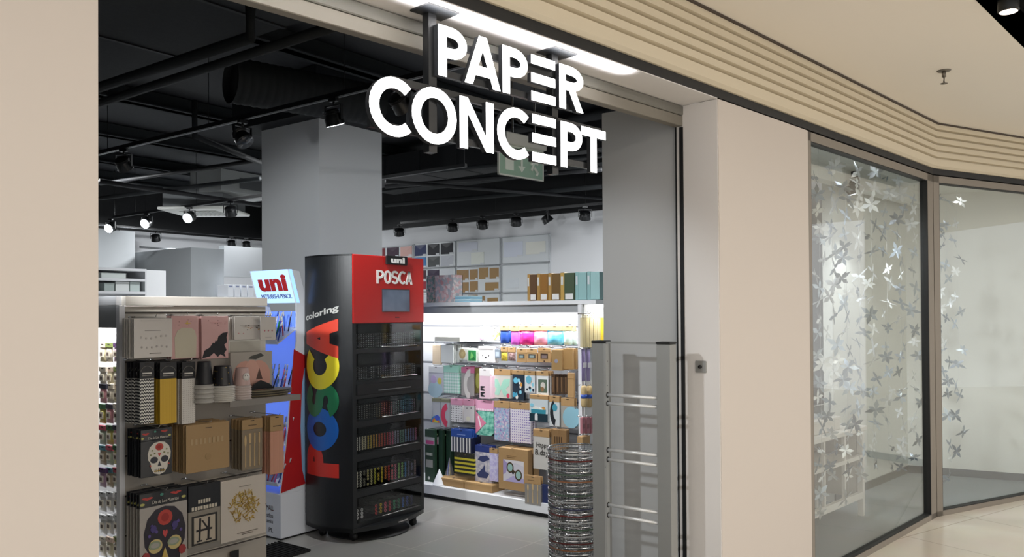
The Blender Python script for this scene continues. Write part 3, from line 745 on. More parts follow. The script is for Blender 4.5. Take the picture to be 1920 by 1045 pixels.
# =================================================================== PRODUCT BUILDERS
FILM = mat('d8d8d4',.18,spec=.8)
def pack(fr, rz, name, label, cat, rect, d, mt, hdr=None, deco=(), t=.012, behind=0, step=.022, group=None, puff=0, blabel=None, hook=None, hooklen=None, top_film=0, jit=.004, side=None):
    """flat retail pack hung facing the viewer; rect in pixels of its front face at distance d before the frame plane"""
    x0,y0,x1,y1 = rect; xc,yc=(x0+x1)/2,(y0+y1)/2
    u0=fr.hit(x0,yc,d)[0]; u1=fr.hit(x1,yc,d)[0]; z1=fr.hit(xc,y0,d)[1]; z0=fr.hit(xc,y1,d)[1]
    w=u1-u0; h=z1-z0; u=(u0+u1)/2; loc=fr.w(u,-d,z0)
    r_ = E(name,label,cat,loc,fr.a)
    hh = hdr[0]*h if hdr else 0
    b = MB()
    if puff: b.cushion(-w/2,w/2,-puff*.4,t+puff*.4,0,h-hh,mt)
    else: b.box(-w/2,w/2,0,t,0,h-hh,mt,.002)
    ys = -.0012 - (puff*.4 if puff else 0)
    for di,(pts,c) in enumerate(deco):
        yo = ys-.00018*min(di,40); b.prism([(-w/2+w*a,(h)*q) for a,q in pts], yo, ys+.0012, c if not isinstance(c,str) else mat(c,.5))
    b.build('pack_body',None,r_)
    if hdr:
        k = MB().box(-w/2,w/2,-.001,t+.001 if t<.02 else .004,h-hh,h,hdr[1],.001)
        k.box(-.012 if w>.06 else -.006,.012 if w>.06 else .006,-.0016,-.001,h-.012,h-.007,mat('26221e',.8))
        for di,(pts,c) in enumerate(hdr[2] if len(hdr)>2 else ()): k.prism([(-w/2+w*a,h-hh+hh*q) for a,q in pts],-.0022-.0001*di,-.001,mat(c,.5))
        k.build('header_card',None,r_)
    for k in range(behind):
        dd = (k+1)*(t+max(.004,step-t)) if step>t else (k+1)*(t+.003)
        q = dup(r_, fr.w(u+random.uniform(-jit,jit),-d+dd,z0+random.uniform(-.003,.003)), fr.a, blabel or (label.split(' with ')[0]+', hung behind'), group or ('packs hanging behind one another: '+label.split(' with ')[0])[:60])
    if hook:
        hk = MB(); L_=hooklen or d
        off = fr.w(u,-d-.015,z1-.004); 
        add_hook(hook, fr, u, d, z1+.006)
    return r_
hooks = {}
def add_hook(g, fr, u, d, z):
    """single wire prong, part of the gondola g"""
    hk = MB(); gl = g.location
    def L(uu,dd,zz):
        p = fr.w(uu,-dd,zz)-gl; c,s_=math.cos(-g.rotation_euler.z),math.sin(-g.rotation_euler.z)
        return (p.x*c-p.y*s_,p.x*s_+p.y*c,p.z)
    hk.tube([L(u,.0,z),L(u,d+.02,z),L(u,d+.032,z+.012)],.0026,CHROME,6)
    a=L(u-.018,0.004,z); b_=L(u+.018,.004,z); hk.tube([a,b_],.005,CHROME,6)
    hk.build('hook',None,g)
def circ(cx,cy,rx,ry=None,n=14,a0=0,a1=360):
    ry=ry or rx; return [(cx+rx*math.cos(math.radians(a0+(a1-a0)*i/(n if a1-a0<360 else n))),cy+ry*math.sin(math.radians(a0+(a1-a0)*i/n))) for i in range(n+(1 if a1-a0<360 else 0))]
def rc(a,b,c,d): return [(a,b),(c,b),(c,d),(a,d)]
def heart(cx,cy,s): return [(cx,cy-s),(cx+s,cy+.2*s),(cx+.8*s,cy+.8*s),(cx+.35*s,cy+.9*s),(cx,cy+.45*s),(cx-.35*s,cy+.9*s),(cx-.8*s,cy+.8*s),(cx-s,cy+.2*s)]
def band(cx,cy,r0,r1,a0,a1,n=14,ry=1): 
    return [(cx+r1*math.cos(math.radians(a0+(a1-a0)*i/n)),cy+ry*r1*math.sin(math.radians(a0+(a1-a0)*i/n))) for i in range(n+1)]+[(cx+r0*math.cos(math.radians(a1+(a0-a1)*i/n)),cy+ry*r0*math.sin(math.radians(a1+(a0-a1)*i/n))) for i in range(n+1)]

# =================================================================== LEFT GONDOLA (end cap)
EY = 4.25; EFr = Fr((0,EY,0),0)
ex0 = EFr.hit(234,800)[0]; ex1 = EFr.hit(498.5,800)[0]; ZE = EFr.hit(365,557)[1]
END = mat('b3aca1',.55)
eg = E('gondola_shelf','beige white slatwall gondola end with party goods, left of the pen display','gondola',(ex0,EY,0))
W_=ex1-ex0
MB().box(0,W_,0,.03,0,ZE-.055,END).build('slat_panel',None,eg)
MB().box(0,W_+.005,-.012,.5,ZE-.052,ZE,LAMG,.003).build('top_board',None,eg)
sl = MB()
for py in (586,672,757,836,906,975,1040):
    z=EFr.hit(365,py)[1]; sl.box(0,W_,-.002,.0,z-.006,z+.004,mat('4c4640',.6)); sl.box(0,W_,-.006,-.001,z+.004,z+.009,mat('cfc7ba',.4))
sl.build('slat_grooves',None,eg)
# long side of the gondola: lit recess facing -X
SX = ex0
MB().box(-.03,0,-.002,.03,0,ZE-.052,LAM,.002).build('end_post',None,eg)
MB().box(-.03,.35,.03,3.2,ZE-.05,ZE,LAM,.003).build('top_board',None,eg)
MB().box(-.028,-.012,.03,3.2,ZE-.17,ZE-.05,GREY).build('valance',None,eg)
MB().box(.30,.33,.03,3.2,0,ZE-.05,SHOPW).build('back_panel',None,eg)
MB().box(-.02,.3,.03,3.2,0,.1,LAM).build('base_deck',None,eg)
MB().box(.02,.04,.05,3.1,ZE-.075,ZE-.055,LED).build('light_strip',None,eg)
area((SX+.06,EY+1.2,ZE-.09),2.2,26,(1,.98,.96),(0,0,pi/2),sy=.05)
SFr2 = Fr((SX+.30,0,0),-pi/2)
LC = ['d8cfae','c9b79a','d9a0a8','cfc8b8','b8c4b0','d8d0c0','b99ab0','c7c26a']
LH = ['e0c9b8','3e6a44','5d3f6e','d8d0c0','c45a6a','7a8a4a','3a3a48','6aa0b0']
SROW=[(645,'top'),(690,'second'),(722,'third'),(760,'fourth'),(800,'fifth'),(838,'sixth'),(880,'seventh'),(925,'eighth'),(968,'ninth'),(1010,'lowest visible')]
PLC=['left','middle','right']
for j,(py,rw) in enumerate(SROW):
    for i in range(3):
        px=192+i*13+random.uniform(-1,1); c=LC[(i*3+j*5)%8]; hc=LH[(i*5+j*3)%8]
        cn_ = 'white' if j in (7,8) else ('pale' if c[0] in 'dc' else 'coloured')
        pack(SFr2,0,'hanging_bag','%s craft parts bag, %s one in the %s row, gondola side'%(cn_,PLC[i],rw),'bag',(px-6.5,py-2,px+6.5,py+34),.22+random.uniform(-.02,.02),
             mat('e2e2e0' if j in(7,8) else c,.3,coat=.4),hdr=(.25,mat(hc if j not in(7,8) else 'cfd2d4',.5)),deco=[(rc(.2,.25,.8,.6),'efe8d8'),(rc(.3,.32,.6,.5),'6a5a50')],t=.012,puff=.012)
# ---- row 1
NAVY='1d2438'; INK='2b2a2e'
DW = mat('d3cdc6',.5,coat=.3)
def dotdeco(n,cols,x0,x1,y0,y1,r=.018):
    return [(circ(random.uniform(x0,x1),random.uniform(y0,y1),r,r*.9,8),random.choice(cols)) for _ in range(n)]
banner_pts = [(circ(.18+.13*i,.52-.03*math.sin(i),.028,.03,7),'b9b2ac') for i in range(6)]+[(circ(.2+.13*i,.27-.02*math.sin(i*1.3),.028,.03,7),'b9b2ac') for i in range(6)]
pack(EFr,0,'banner_pack','white party garland pack with pale grey motifs, top left of the gondola end','pack',(251,597,323,671),.22,DW,deco=banner_pts+[(rc(.28,.68,.68,.69),'8b847e'),(rc(.4,.1,.7,.12),'8b847e'),(rc(.18,.93,.8,.94),'c9c3bc')],t=.005,behind=5,step=.022,hook=eg,
     blabel='white party garland pack hung behind the front one, top left of the gondola end',group='white garland packs top left')
pink='d6aaa6'; DPK=mat(pink,.5,coat=.2)
tomb=[(.14,0.02),(.9,0.02),(.93,.5),(.86,.66),(.72,.72),(.4,.73),(.22,.66),(.12,.5)]
pack(EFr,0,'napkin_pack','pink pack with cream tombstone shaped napkin, top row of the gondola end','pack',(321,593,372,673),.16,DPK,deco=[(tomb,mat('cbc3ac',.35)),(rc(.5,.82,.7,.84),'d6b84a'),(rc(.56,.80,.6,.88),'d6b84a')]+dotdeco(5,['9c6f6e'],.05,.95,.78,.97,.012),t=.02,behind=1,hook=eg,
     blabel='pink pack hung behind the tombstone napkin pack',group='tombstone napkin packs')
bat=[(.02,.02),(.1,.2),(.3,.27),(.42,.38),(.48,.36),(.5,.42),(.58,.42),(.62,.52),(.78,.6),(.98,.62),(.93,.5),(.95,.38),(.84,.32),(.93,.2),(.84,.12),(.9,.02),(.7,.1),(.6,.04),(.45,.14),(.3,.06)]
pack(EFr,0,'napkin_pack','pink pack with black bat shaped napkin, top row of the gondola end','pack',(378,593,428,673),.16,DPK,deco=[(bat,mat('1b1b1f',.5)),(rc(.3,.84,.75,.85),'b98786')]+dotdeco(6,['8c5f5e'],.05,.95,.75,.97,.012),t=.02,behind=1,hook=eg,
     blabel='pink pack hung behind the bat napkin pack',group='bat napkin packs')
pack(EFr,0,'confetti_pack','white pack with gold and black dots and moons beside the pink bat pack','pack',(440,594,490,637),.18,DW,deco=dotdeco(12,[INK,'b98a3a','c98a8a'],.08,.92,.25,.62,.022)+[(rc(.2,.62,.95,.63),'9a948e')],t=.006,behind=2,hook=eg,
     blabel='white dotted confetti pack hung behind the front one',group='dotted confetti packs')
pack(EFr,0,'confetti_pack','small white pack with pink stars at the right edge of the gondola top row','pack',(489,594,517,638),.24,DW,deco=[(circ(.25+.25*i,.4,.05,.04,5),'b9707a') for i in range(3)]+[(rc(.3,.12,.7,.13),'8a8580')],t=.006,hook=eg)
pack(EFr,0,'card_or_shade_patch','blank beige card holder under the dotted confetti pack','card',(430,639,488,660),.03,mat('a9a294',.5),t=.004)
# ---- row 2 straws
def straw(x0,x1,nm,mt,n,label,beh):
    HB=mat('1c1c20',.45)
    pack(EFr,0,'straw_pack',label,'pack',(x0,679,x1,795),.2,mt,hdr=(.27,HB,[(rc(.18,.28,.82,.36),'d8d4cc'),(rc(.18,.16,.82,.22),'8a8680')]+[(band(.5,.3,.44,.47,20,160,10),'6a675f')]),t=.02,behind=beh,step=.03,hook=eg,
        blabel=nm+' straw pack hung behind the front one',group=nm+' straw packs')
straw(262,289,'zigzag',pat('zigzag','e3e0d8','1b1b22',75,.4),0,'pack of black and white zigzag paper straws with black header',4)
straw(300,331,'yellow',pat('vstripe','c79d22','d9b23a',160,.4),0,'pack of yellow paper straws with black header',4)
straw(341,366,'white dotted',pat('dots','d9d5ce','b3aca5',90,.4),0,'pack of white dotted paper straws with black header',3)
# ---- tray shelf with cup stacks and plates
dS=.30; zs = EFr.hit(470,750,dS)[1]; sx0=EFr.hit(372,750,.0)[0]; sx1=EFr.hit(563,745,dS)[0]
tr = MB().box(sx0-ex0,sx1-ex0,-dS,-.006,zs-.012,zs,mat('aaa39c',.4),.002).build('tray_shelf',None,eg)
MB().box(sx0-ex0,sx1-ex0,-dS-.004,-dS,zs-.03,zs+.004,mat('8a857f',.3)).build('price_rail',None,tr)
def cups(px,py0,py1,wpx,d,mt,rimc,n,label,deco=None):
    u=EFr.hit(px,py1,d)[0]; z1=EFr.hit(px,py0,d)[1]; u1=EFr.hit(px+wpx/2,py1,d)[0]; rb=u1-u
    t_=E('paper_cup_stack',label,'cups',EFr.w(u,-d+rb*.2,zs+.001),0)
    h=z1-zs-.001; hb=h*.45; k=MB()
    k.lathe([(rb*.88,hb),(rb*.86,hb+.004),(rb*.66,h-.006),(rb*.64,h),(0,h)],mt,20); k.build('top_cup',None,t_)
    rr=MB(); st=hb/n
    for i in range(n): rr.lathe([(rb*.9,st*i),(rb,st*i+st*.1),(rb,st*i+st*.4),(rb*.92,st*i+st*.5),(rb*.9,st*i+st*.95)],mat(rimc,.4) ,20)
    rr.build('nested_rims',None,t_)
    if deco: 
        for (dx,dz,r,c) in deco: MB().tube([(dx*rb,-rb*.80,h*dz),(dx*rb,-rb*.74,h*dz)],r*rb,mat(c,.5),14).build('printed_motif',None,t_)
    return t_
cups(385,678,752,33,.23,mat('202024',.5),'b9b6b0',4,'upturned stack of matt black paper cups, left of the three stacks')
cups(420,686,757,41,.25,pat('specks','1c1c20','b9953a',60,.4),'d8d4cc',9,'upturned stack of black and gold paper cups, tallest and in the middle')
cups(456,690,752,30,.25,mat('c7a9a3',.5),'d0c2bc',6,'upturned stack of pink ghost paper cups beside the black and gold ones',[(0,.72,.42,'e3ddd6'),(-.15,.76,.06,'222222'),(.12,.76,.06,'222222')])
# pumpkin plate pack and black items
pk=pack(EFr,0,'pumpkin_plate_pack','clear pack of pink pumpkin paper plates with dark leaf on the tray shelf','pack',(432,660,510,742),.1,mat('b3aca2',.3),deco=[(circ(.35,.42,.3,.38,20),mat('d3a08f',.5)),(circ(.66,.42,.3,.38,20),mat('d3a08f',.5)),(circ(.5,.44,.2,.38,20),mat('d9a898',.5)),([(.42,.84),(.48,.9),(.72,.96),(.8,.9),(.6,.82)],mat('4a4a44',.5)),([(.6,.36),(.76,.36),(.68,.62)],'5a4038'),([(.22,.36),(.36,.36),(.3,.6)],'5a4038')],t=.02)
mb=MB(); 
def onS(px,py,d): return EFr.hit(px,py,d)
for k in range(5):
    q=MB(); u0=onS(470,746,.26)[0]; u1=onS(562,746,.26)[0]; w=u1-u0
    zz=zs+.001+.0065*k
    q.lathe([(0,0),(w*.40,0),(w*.5,.010),(w*.49,.0115),(w*.39,.002),(0,.002)],mat('3a3733' if k%2 else '8a8068',.4),28)
    q.xf(Matrix.Scale(.5,4,(0,1,0)))
    o_=q.build('paper_plate',None,None,EFr.w((u0+u1)/2,-.17,zz)); tag(o_,'%s paper plate in the dark stack on the tray shelf, %s from the top'%('black' if k%2 else 'gold-rimmed dark',ORD[4-k] if k<4 else 'first'),'plate','dark paper plates stacked on the tray shelf')
q=MB(); u0=onS(468,725,.14)[0]; u1=onS(513,725,.14)[0]; w=u1-u0
q.prism([(0,.0),(w*.15,.035),(w*.45,.055),(w*.8,.03),(w,.0),(w*.6,.004),(w*.3,.003)],0,.012,mat('1c1c1e',.35))
o_=q.build('paper_mask',None,None,EFr.w(u0,-.15,zs+.036)); tag(o_,'folded black paper mask lying on the dark plate stack','mask')
# ---- row 3
skull=band(.55,.42,0,.001,0,360,2)
def skull_deco(x0,y0,w,h,face,dark,base='1e1e26'):
    f=lambda pts:[(x0+w*a,y0+h*b) for a,b in pts]
    D=[(f([(.5,1),(.72,.97),(.9,.85),(.98,.66),(.96,.48),(.86,.36),(.84,.2),(.72,.06),(.5,0),(.28,.06),(.16,.2),(.14,.36),(.04,.48),(.02,.66),(.1,.85),(.28,.97)]),face),
       (f(circ(.28,.46,.16,.1)),dark),(f(circ(.72,.46,.16,.1)),dark),(f([(.5,.42),(.42,.26),(.58,.26)]),dark),
       (f(circ(.5,.84,.17,.11)),'b84238'),(f(circ(.5,.84,.09,.06)),'9a2e2a'),(f(heart(.5,.61,.06)),'c44a4a'),
       (f(rc(.28,.1,.72,.14)),'b9983a')]
    for i in range(6): D.append((f(rc(.31+.07*i,.08,.33+.07*i,.19)),dark))
    for a,b in ((.2,.75),(.8,.75),(.14,.62),(.86,.62),(.3,.66),(.7,.66),(.12,.3),(.88,.3)): D.append((f(circ(a,b,.035,.025,6)),'c44a3a' if b<.4 else ('8a8a5a' if dark!='c9b67a' else '5a4a8a')))
    return D
HD=[(heart(.15,.6,.12),'b8403a'),(heart(.75,.7,.12),'b8403a'),(circ(.05,.25,.05,.1,8),'b9b56a'),(circ(.92,.3,.05,.1,8),'b9b56a'),(circ(.45,.75,.04,.1,8),'4a8a7a')]
def script(rt,s,u0f,u1f,z0f,z1f,c,w,h,yoff=-.004):
    o_=text_mesh(s,1,0,.001,mat(c,.5),'lettering',rt,rot=(0,0,0)); xs=[v.co.x for v in o_.data.vertices]; ys=[v.co.y for v in o_.data.vertices]
    for v in o_.data.vertices:
        a=(v.co.x-min(xs))/(max(xs)-min(xs)); b_=(v.co.y-min(ys))/(max(ys)-min(ys)); v.co=Vector((-w/2+w*(u0f+(u1f-u0f)*a)+ (b_*.08*h*(z1f-z0f)), yoff-(.0008 if v.co.z>0 else 0), h*(z0f+(z1f-z0f)*b_)))
    return o_
def dims(rt):
    b_=rt.children[0].data; xs=[v.co.x for v in b_.vertices]; h=max(max(v.co.z for v in c.data.vertices) for c in rt.children if c.type=='MESH'); return max(xs)-min(xs),h
KB=mat('1b1d22',.35,coat=.4)
p_=pack(EFr,0,'mask_pack','black pack with white sugar skull and red rose under the straws','pack',(264,804,322,893),.2,KB,hdr=(.24,KB,HD),deco=skull_deco(.2,.02,.78,.7,'d8d2c6','33333c'),t=.006,behind=6,step=.022,hook=eg,blabel='black sugar skull pack hung behind the front one',group='small sugar skull packs')
w,h=dims(p_); script(p_,'Dia de Los Muertos',.22,.88,.79,.84,'d8d2c6',w,h)
KR=mat('a98b62',.7)
p_=pack(EFr,0,'banner_pack','large brown kraft banner pack with faint lettering in the middle of the gondola end','pack',(349,794,430,883),.2,KR,deco=[(rc(.44,.9,.58,.915),'4a3826'),(circ(.5,.3,.07,.07,10),'a08258')]+[(rc(.1+.1*i,.58,.15+.1*i,.7),'b49a74') for i in range(8)],t=.008,behind=7,step=.022,hook=eg,blabel='kraft banner pack hung behind the large front one',group='kraft banner packs')
WD='c9ac7e'
def cutlery(n,x0,dx,kinds='sff'):
    D=[]
    for i in range(n):
        x=x0+dx*i; k=kinds[i%len(kinds)]
        D.append(([(x-.025,.06),(x+.025,.06),(x+.018,.5),(x-.018,.5)],WD))
        if k=='s': D.append((circ(x,.58,.055,.12,12),WD))
        elif k=='f': D+= [([(x-.05,.52),(x+.05,.52),(x+.06,.72),(x-.06,.72)],WD)]
        else: D.append(([(x-.02,.48),(x+.045,.52),(x+.04,.72),(x-.02,.72)],WD))
    return D
pack(EFr,0,'cutlery_pack','clear pack of pale wooden cutlery with kraft header on the gondola end','pack',(454,786,492,880),.2,mat('8a7c68',.3,coat=.3),hdr=(.2,KR,[(rc(.3,.35,.7,.42),'4a3826')]),deco=cutlery(4,.16,.22,'sfkk'),t=.012,behind=3,step=.03,hook=eg,blabel='wooden cutlery pack hung behind the front one',group='wooden cutlery packs on the gondola end')
pack(EFr,0,'straw_pack','pack of salmon pink paper straws with kraft header at the gondola end edge','pack',(507,780,532,889),.24,pat('vstripe','c08a72','cb967e',120,.4),hdr=(.26,KR,[(rc(.2,.3,.8,.36),'4a3826')]),t=.012,behind=3,step=.024,hook=eg,blabel='pink straw pack hung behind the front one',group='pink straw packs')
# ---- row 4
GR=mat('aaa39c',.35,coat=.3)
p_=pack(EFr,0,'mask_pack','large clear pack with black and gold sugar skull at the bottom of the gondola end','pack',(262,920,351,1075),.2,GR,hdr=(.17,KB,HD),deco=[(circ(.5,.3,.42,.5,22),'a8a296')]+skull_deco(.06,-.05,.92,.86,'2a2630','c9b67a')+[(circ(.3,.36,.13,.05,14),'8f9a80'),(circ(.69,.36,.13,.05,14),'8f9a80'),(circ(.3,.36,.09,.03,14),'a8a49c'),(circ(.69,.36,.09,.03,14),'a8a49c'),([(.5,.30),(.43,.16),(.57,.16)],'d3b25c'),(circ(.27,.56,.07,.05,6),'4a3f78'),(circ(.72,.56,.07,.05,6),'4a3f78'),(circ(.12,.24,.08,.06,7),'a03a3a'),(circ(.88,.24,.08,.06,7),'a03a3a')],t=.008,behind=4,step=.03,hook=eg,blabel='large sugar skull pack hung behind the front one',group='large sugar skull packs')
w,h=dims(p_); script(p_,'Dia de Los Muertos',.25,.8,.86,.9,'d8d2c6',w,h)
hh_=[]
for i in range(5): hh_.append((rc(.3+.08*i,.27+.0*i,.355+.08*i,.42),'cfc6b4'))
for i in range(9): hh_.append((rc(.1+.09*i,.03,.165+.09*i,.17),'cfc6b4'))
Hd=[(rc(.1,.02,.9,.5),'2a2826'),(rc(.17,.05,.83,.47),'b9ad9a')]+[([(.17+.66*a,.05+.42*b) for a,b in pts_],'222022') for pts_ in ([(.2,.08),(.3,.08),(.34,.95),(.24,.95)],[(.62,.08),(.72,.08),(.76,.95),(.66,.95)],[(.1,.44),(.86,.44),(.86,.52),(.1,.52)],[(.34,.86),(.42,.86),(.7,.5),(.6,.5)],[(.12,.04),(.38,.04),(.38,.1),(.12,.1)],[(.56,.04),(.82,.04),(.82,.1),(.56,.1)])]
p_=pack(EFr,0,'banner_pack','black Happy Halloween banner pack with large gothic letter H','pack',(353,908,413,1022),.2,mat('8f887c',.4,coat=.3),hdr=(.42,KB,hh_),deco=Hd,t=.008,behind=3,step=.026,hook=eg,blabel='black banner pack hung behind the gothic H one',group='Halloween banner packs')
conf=[]
for i in range(150):
    a=random.uniform(0,2*pi); r_=random.random()**.6; x=.5+.33*r_*math.cos(a); y=.52+.26*r_*math.sin(a); b_=random.uniform(0,pi); l=.035
    dx,dy=l*math.cos(b_),l*math.sin(b_); px_,py_=-.004*math.sin(b_),.004*math.cos(b_)
    conf.append(([(x-dx-px_,y-dy-py_),(x+dx-px_,y+dy-py_),(x+dx+px_,y+dy+py_),(x-dx+px_,y-dy+py_)],random.choice(['c9a955','b3924a','d8c07a'])))
pack(EFr,0,'confetti_pack','white pack filled with gold foil confetti at the lower right of the gondola end','pack',(414,896,498,1010),.2,mat('cdc4b8',.4,coat=.3),deco=conf+[(rc(.4,.86,.65,.865),'8a8278'),(rc(.35,.1,.8,.105),'8a8278'),(rc(.45,.07,.7,.075),'8a8278')],t=.006,hook=eg)
pack(EFr,0,'card_or_shade_patch','small black card at the foot of the gondola end','card',(432,1033,448,1050),.03,KB,t=.004)  # dark patch painting the shadow at the gondola base
# black floor mat
q=hz(525,1040); mb=MB(); mb.box(-.22,.16,-.12,.2,0,.02,mat('111112',.95,bump=1,bscale=200),.006)
for i in range(14): mb.box(-.22+.027*i,-.212+.027*i,-.12,.2,.02,.026,mat('0c0c0d',.95))
o_=mb.build('floor_mat',None,None,(q.x,q.y,0)); tag(o_,'black ribbed mat on the shop floor beside the gondola end','mat')

# =================================================================== RIGHT GONDOLA (unit with lit bay)
GXF = 5.245; BKX = 5.62
RFr = Fr((BKX,0,0),-pi/2)              # back panel frame: u = -Y
FFr = Fr((GXF,0,0),-pi/2)              # front plane
yR1 = -FFr.hit(1090,700)[0]; yR0 = yR1+.03; yL = 5.62
ZU = FFr.hit(936,565.5)[1]
gu = E('gondola_shelf','white gondola unit with lit bay of colourful party packs, right of the black cabinet','gondola',(GXF,(yL+yR1)/2,0),-pi/2)
cyu=(yL+yR1)/2; hw=(yL-yR1)/2
zv = FFr.hit(936,573)[1]; zvv=FFr.hit(936,587)[1]
PNL=mat('a5a7aa',.6)
dp=BKX-GXF
MB().box(-hw,hw,0,dp+.4,zv,ZU,LAM,.003).build('top_board',None,gu)
MB().box(-hw,hw-.03,.02,.035,zvv,zv,GREY).build('valance',None,gu)
MB().box(-hw,hw-.03,dp,dp+.03,0,zv,PNL).build('back_panel',None,gu)
MB().box(hw-.03,hw,0.004,dp+.03,0,zv,LAM,.002).build('side_panel',None,gu)
MB().box(-hw,-hw+.03,0.004,dp+.03,0,zv,LAM,.002).build('side_panel',None,gu)
bd=MB().box(-hw,hw,-.0,dp,.035,.115,LAM,.003); bd.build('base_deck',None,gu)
MB().box(-hw,hw,.02,dp,0,.035,BLACK).build('kick_strip',None,gu)
MB().box(-hw+.05,hw-.05,.04,.06,zv-.022,zv-.004,LED).build('light_strip',None,gu)
area((GXF+.07,cyu,zv-.035),hw*1.8,26,(.97,.98,1),(-.3,0,pi/2),sy=.05)
sl=MB()
for py in (612,644,684,745,800,850): 
    z=RFr.hit(936,py)[1]; sl.box(-hw+.03,hw-.03,dp-.004,dp,z-.006,z+.006,mat('5c5e62',.5))
sl.build('slat_grooves',None,gu)
def U(name,label,rect,d,mt,**k):
    cat=k.pop('cat','pack'); k.setdefault('hook',gu)
    return pack(RFr,0,name,label,cat,rect,d,mt,**k)
KU=mat('b08d60',.7); CL=mat('c6ccd0',.2,coat=.5)
def KH(f,extra=()): return (f,KU,list(extra))
# Row A
pack(RFr,0,'paper_box','small pale grey box standing on the upper left tray of the lit bay','box',(828,617,843,632),.24,mat('cfd6d8',.4),t=.05)
MB().box(lambda_:=RFr.hit(815,636,.3)[0]+cyu,RFr.hit(862,636,.3)[0]+cyu,dp-.3,dp-.004,RFr.hit(838,636,.3)[1]-.02,RFr.hit(838,632,.3)[1]-.0,mat('b9b8b0',.5)).build('tray_shelf',None,gu)
U('napkin_pack','plain white pack beside the upper left tray of the lit bay',(863,619,898,641),.24,mat('e6eae6',.4),t=.03,behind=2,step=.05,blabel='plain white pack hung behind the front one',group='plain white packs')
U('napkin_pack','pink striped pack in the top row of the lit bay',(900,613,917,637),.24,pat('vstripe','e8b4cc','c890b0',60),hdr=(.2,mat('f0d8e4',.5)))
U('napkin_pack','white and green patterned pack in the top row of the lit bay',(919,614,936,638),.24,pat('blotch','e4e8e2','b8d060',40),hdr=(.2,mat('e0e4e0',.5)),behind=1)
for (x0,x1,c1,c2,nm,hs) in ((937,953,'23408a','2c4c98','navy blue',.28),(957,972,'b24aa8','c060b8','purple',.28),(974,1000,'d8308c','a82068','magenta',.26),(1000,1025,'e8a8b8','d87890','pale pink',.26),(1025,1055,'58b0d0','88d0e4','sky blue',.26),(1056,1072,'c0dcd0','e0ece4','mint white',.26)):
    U('tissue_pack','%s tissue paper pack with kraft header in the top row'%nm,(x0,611,x1,647 if nm!='navy blue' else 644),.25,pat('noise',c1,c2,22,.35),hdr=KH(hs),puff=.05 if nm not in('navy blue','purple') else .01,t=.02,behind=1,step=.06,blabel='%s tissue pack hung behind the front one'%nm,group='%s tissue packs'%nm)
# Row B
U('card_pack','beige card pack at the far left of the second row',(811,647,826,684),.22,mat('cbb9a0',.5),t=.02)
U('card_pack','white card pack in the second row of the lit bay',(827,647,850,681),.26,mat('dfe3e0',.4),t=.012,behind=4,step=.03,blabel='white card pack hung behind the front one in the second row',group='white card packs of the second row')
U('plate_pack','white pack with brown oval in the second row',(859,653,875,675),.26,mat('d6d8d0',.4),deco=[(circ(.5,.5,.38,.42),'a8966a'),(circ(.5,.5,.2,.2),'b8a87a')],behind=1)
U('plate_pack','white pack with green leaf print in the second row',(876,654,895,679),.26,mat('dfe6dc',.4),deco=[(rc(.12,.08,.88,.86),mat('2f8a4a',.4)),([(.3,.2),(.7,.4),(.4,.75)],'7ac06a'),([(.5,.1),(.8,.2),(.6,.5)],'1c6a34')],behind=1)
U('plate_pack','white round plate pack with small black face in the second row',(897,650,925,680),.26,mat('e6e4e2',.3),deco=[(circ(.5,.4,.45,.36,18),'f0eeec'),(circ(.3,.42,.04),INK),(circ(.7,.42,.04),INK),(circ(.5,.3,.05),INK),(rc(.0,.82,1,.86),'9a8a8a')],t=.03,behind=1,step=.04)
U('card_pack','small grey pack between the plates and the yellow pack',(927,655,938,672),.24,mat('7a8590',.4),deco=[(rc(.2,.2,.8,.7),'b0bcc8')])
U('confetti_pack','yellow confetti bag with kraft header in the second row',(939,651,951,677),.24,pat('cells','c8b03a','8a7a2a',90),hdr=KH(.35),puff=.02)
U('confetti_pack','dark brown confetti bag with kraft header in the second row',(952,652,966,677),.24,pat('cells','6a4a48','a08a88',90),hdr=KH(.35),puff=.02)
for (a,b_,nm) in ((969,986,'left'),(987,1007,'middle')):
    U('kraft_box','kraft box with small window, %s one in the second row'%nm,(a,654,b_,680),.28,KU,hdr=(.3,mat('c09a6a',.7)),deco=[(rc(.2,.3,.85,.6),'4a4a48'),(rc(.3,.34,.7,.5),'8a9a98')],t=.05)
U('kraft_box','square kraft box with dark window right of the pair',(1009,653,1032,680),.28,KU,hdr=(.25,mat('b8905e',.7)),deco=[(rc(.2,.25,.8,.62),'3a2a20'),(rc(.3,.28,.7,.5),'7a6a68'),(circ(.5,.08,.06),'4a3020')],t=.05)
U('card_pack','tall plain kraft card pack with grey oval in the second row',(1034,656,1054,695),.3,mat('9c7d50',.7),deco=[(circ(.45,.45,.16,.1),'8a8a9a')],t=.03,behind=2,step=.06)
U('card_pack','plain brown kraft pack at the right end of the second row',(1056,654,1073,693),.28,mat('9a7848',.7),t=.03,behind=1,step=.05)
# Row C
U('plate_pack','clear pack with pale blue round plate at the left of the third row',(804,687,831,737),.22,mat('b9b9c4',.25,coat=.4),hdr=(.25,mat('c8cacc',.5)),deco=[(circ(.45,.12,.5,.3,20),'a9c4d0'),(circ(.75,.45,.14,.12),'cfc25a'),(circ(.35,.5,.2,.15),'b9a8cc')],t=.02,behind=1,step=.04)
U('napkin_pack','mint and white checked napkin pack in the third row',(832,686,860,738),.25,pat('check','e0ece8','9accbc',38),hdr=(.25,mat('a4d8c4',.5)),t=.03,behind=2,step=.05,blabel='mint checked napkin pack hung behind the front one',group='mint checked napkin packs')
U('straw_pack','clear pack with curved white arc and pink header in the third row',(865,689,888,743),.24,mat('a9a4a2',.25,coat=.4),hdr=(.2,mat('d27a9c',.5)),deco=[(band(.75,.4,.3,.55,90,260,12,1),'e4e0dc')],t=.012,behind=2,step=.05)
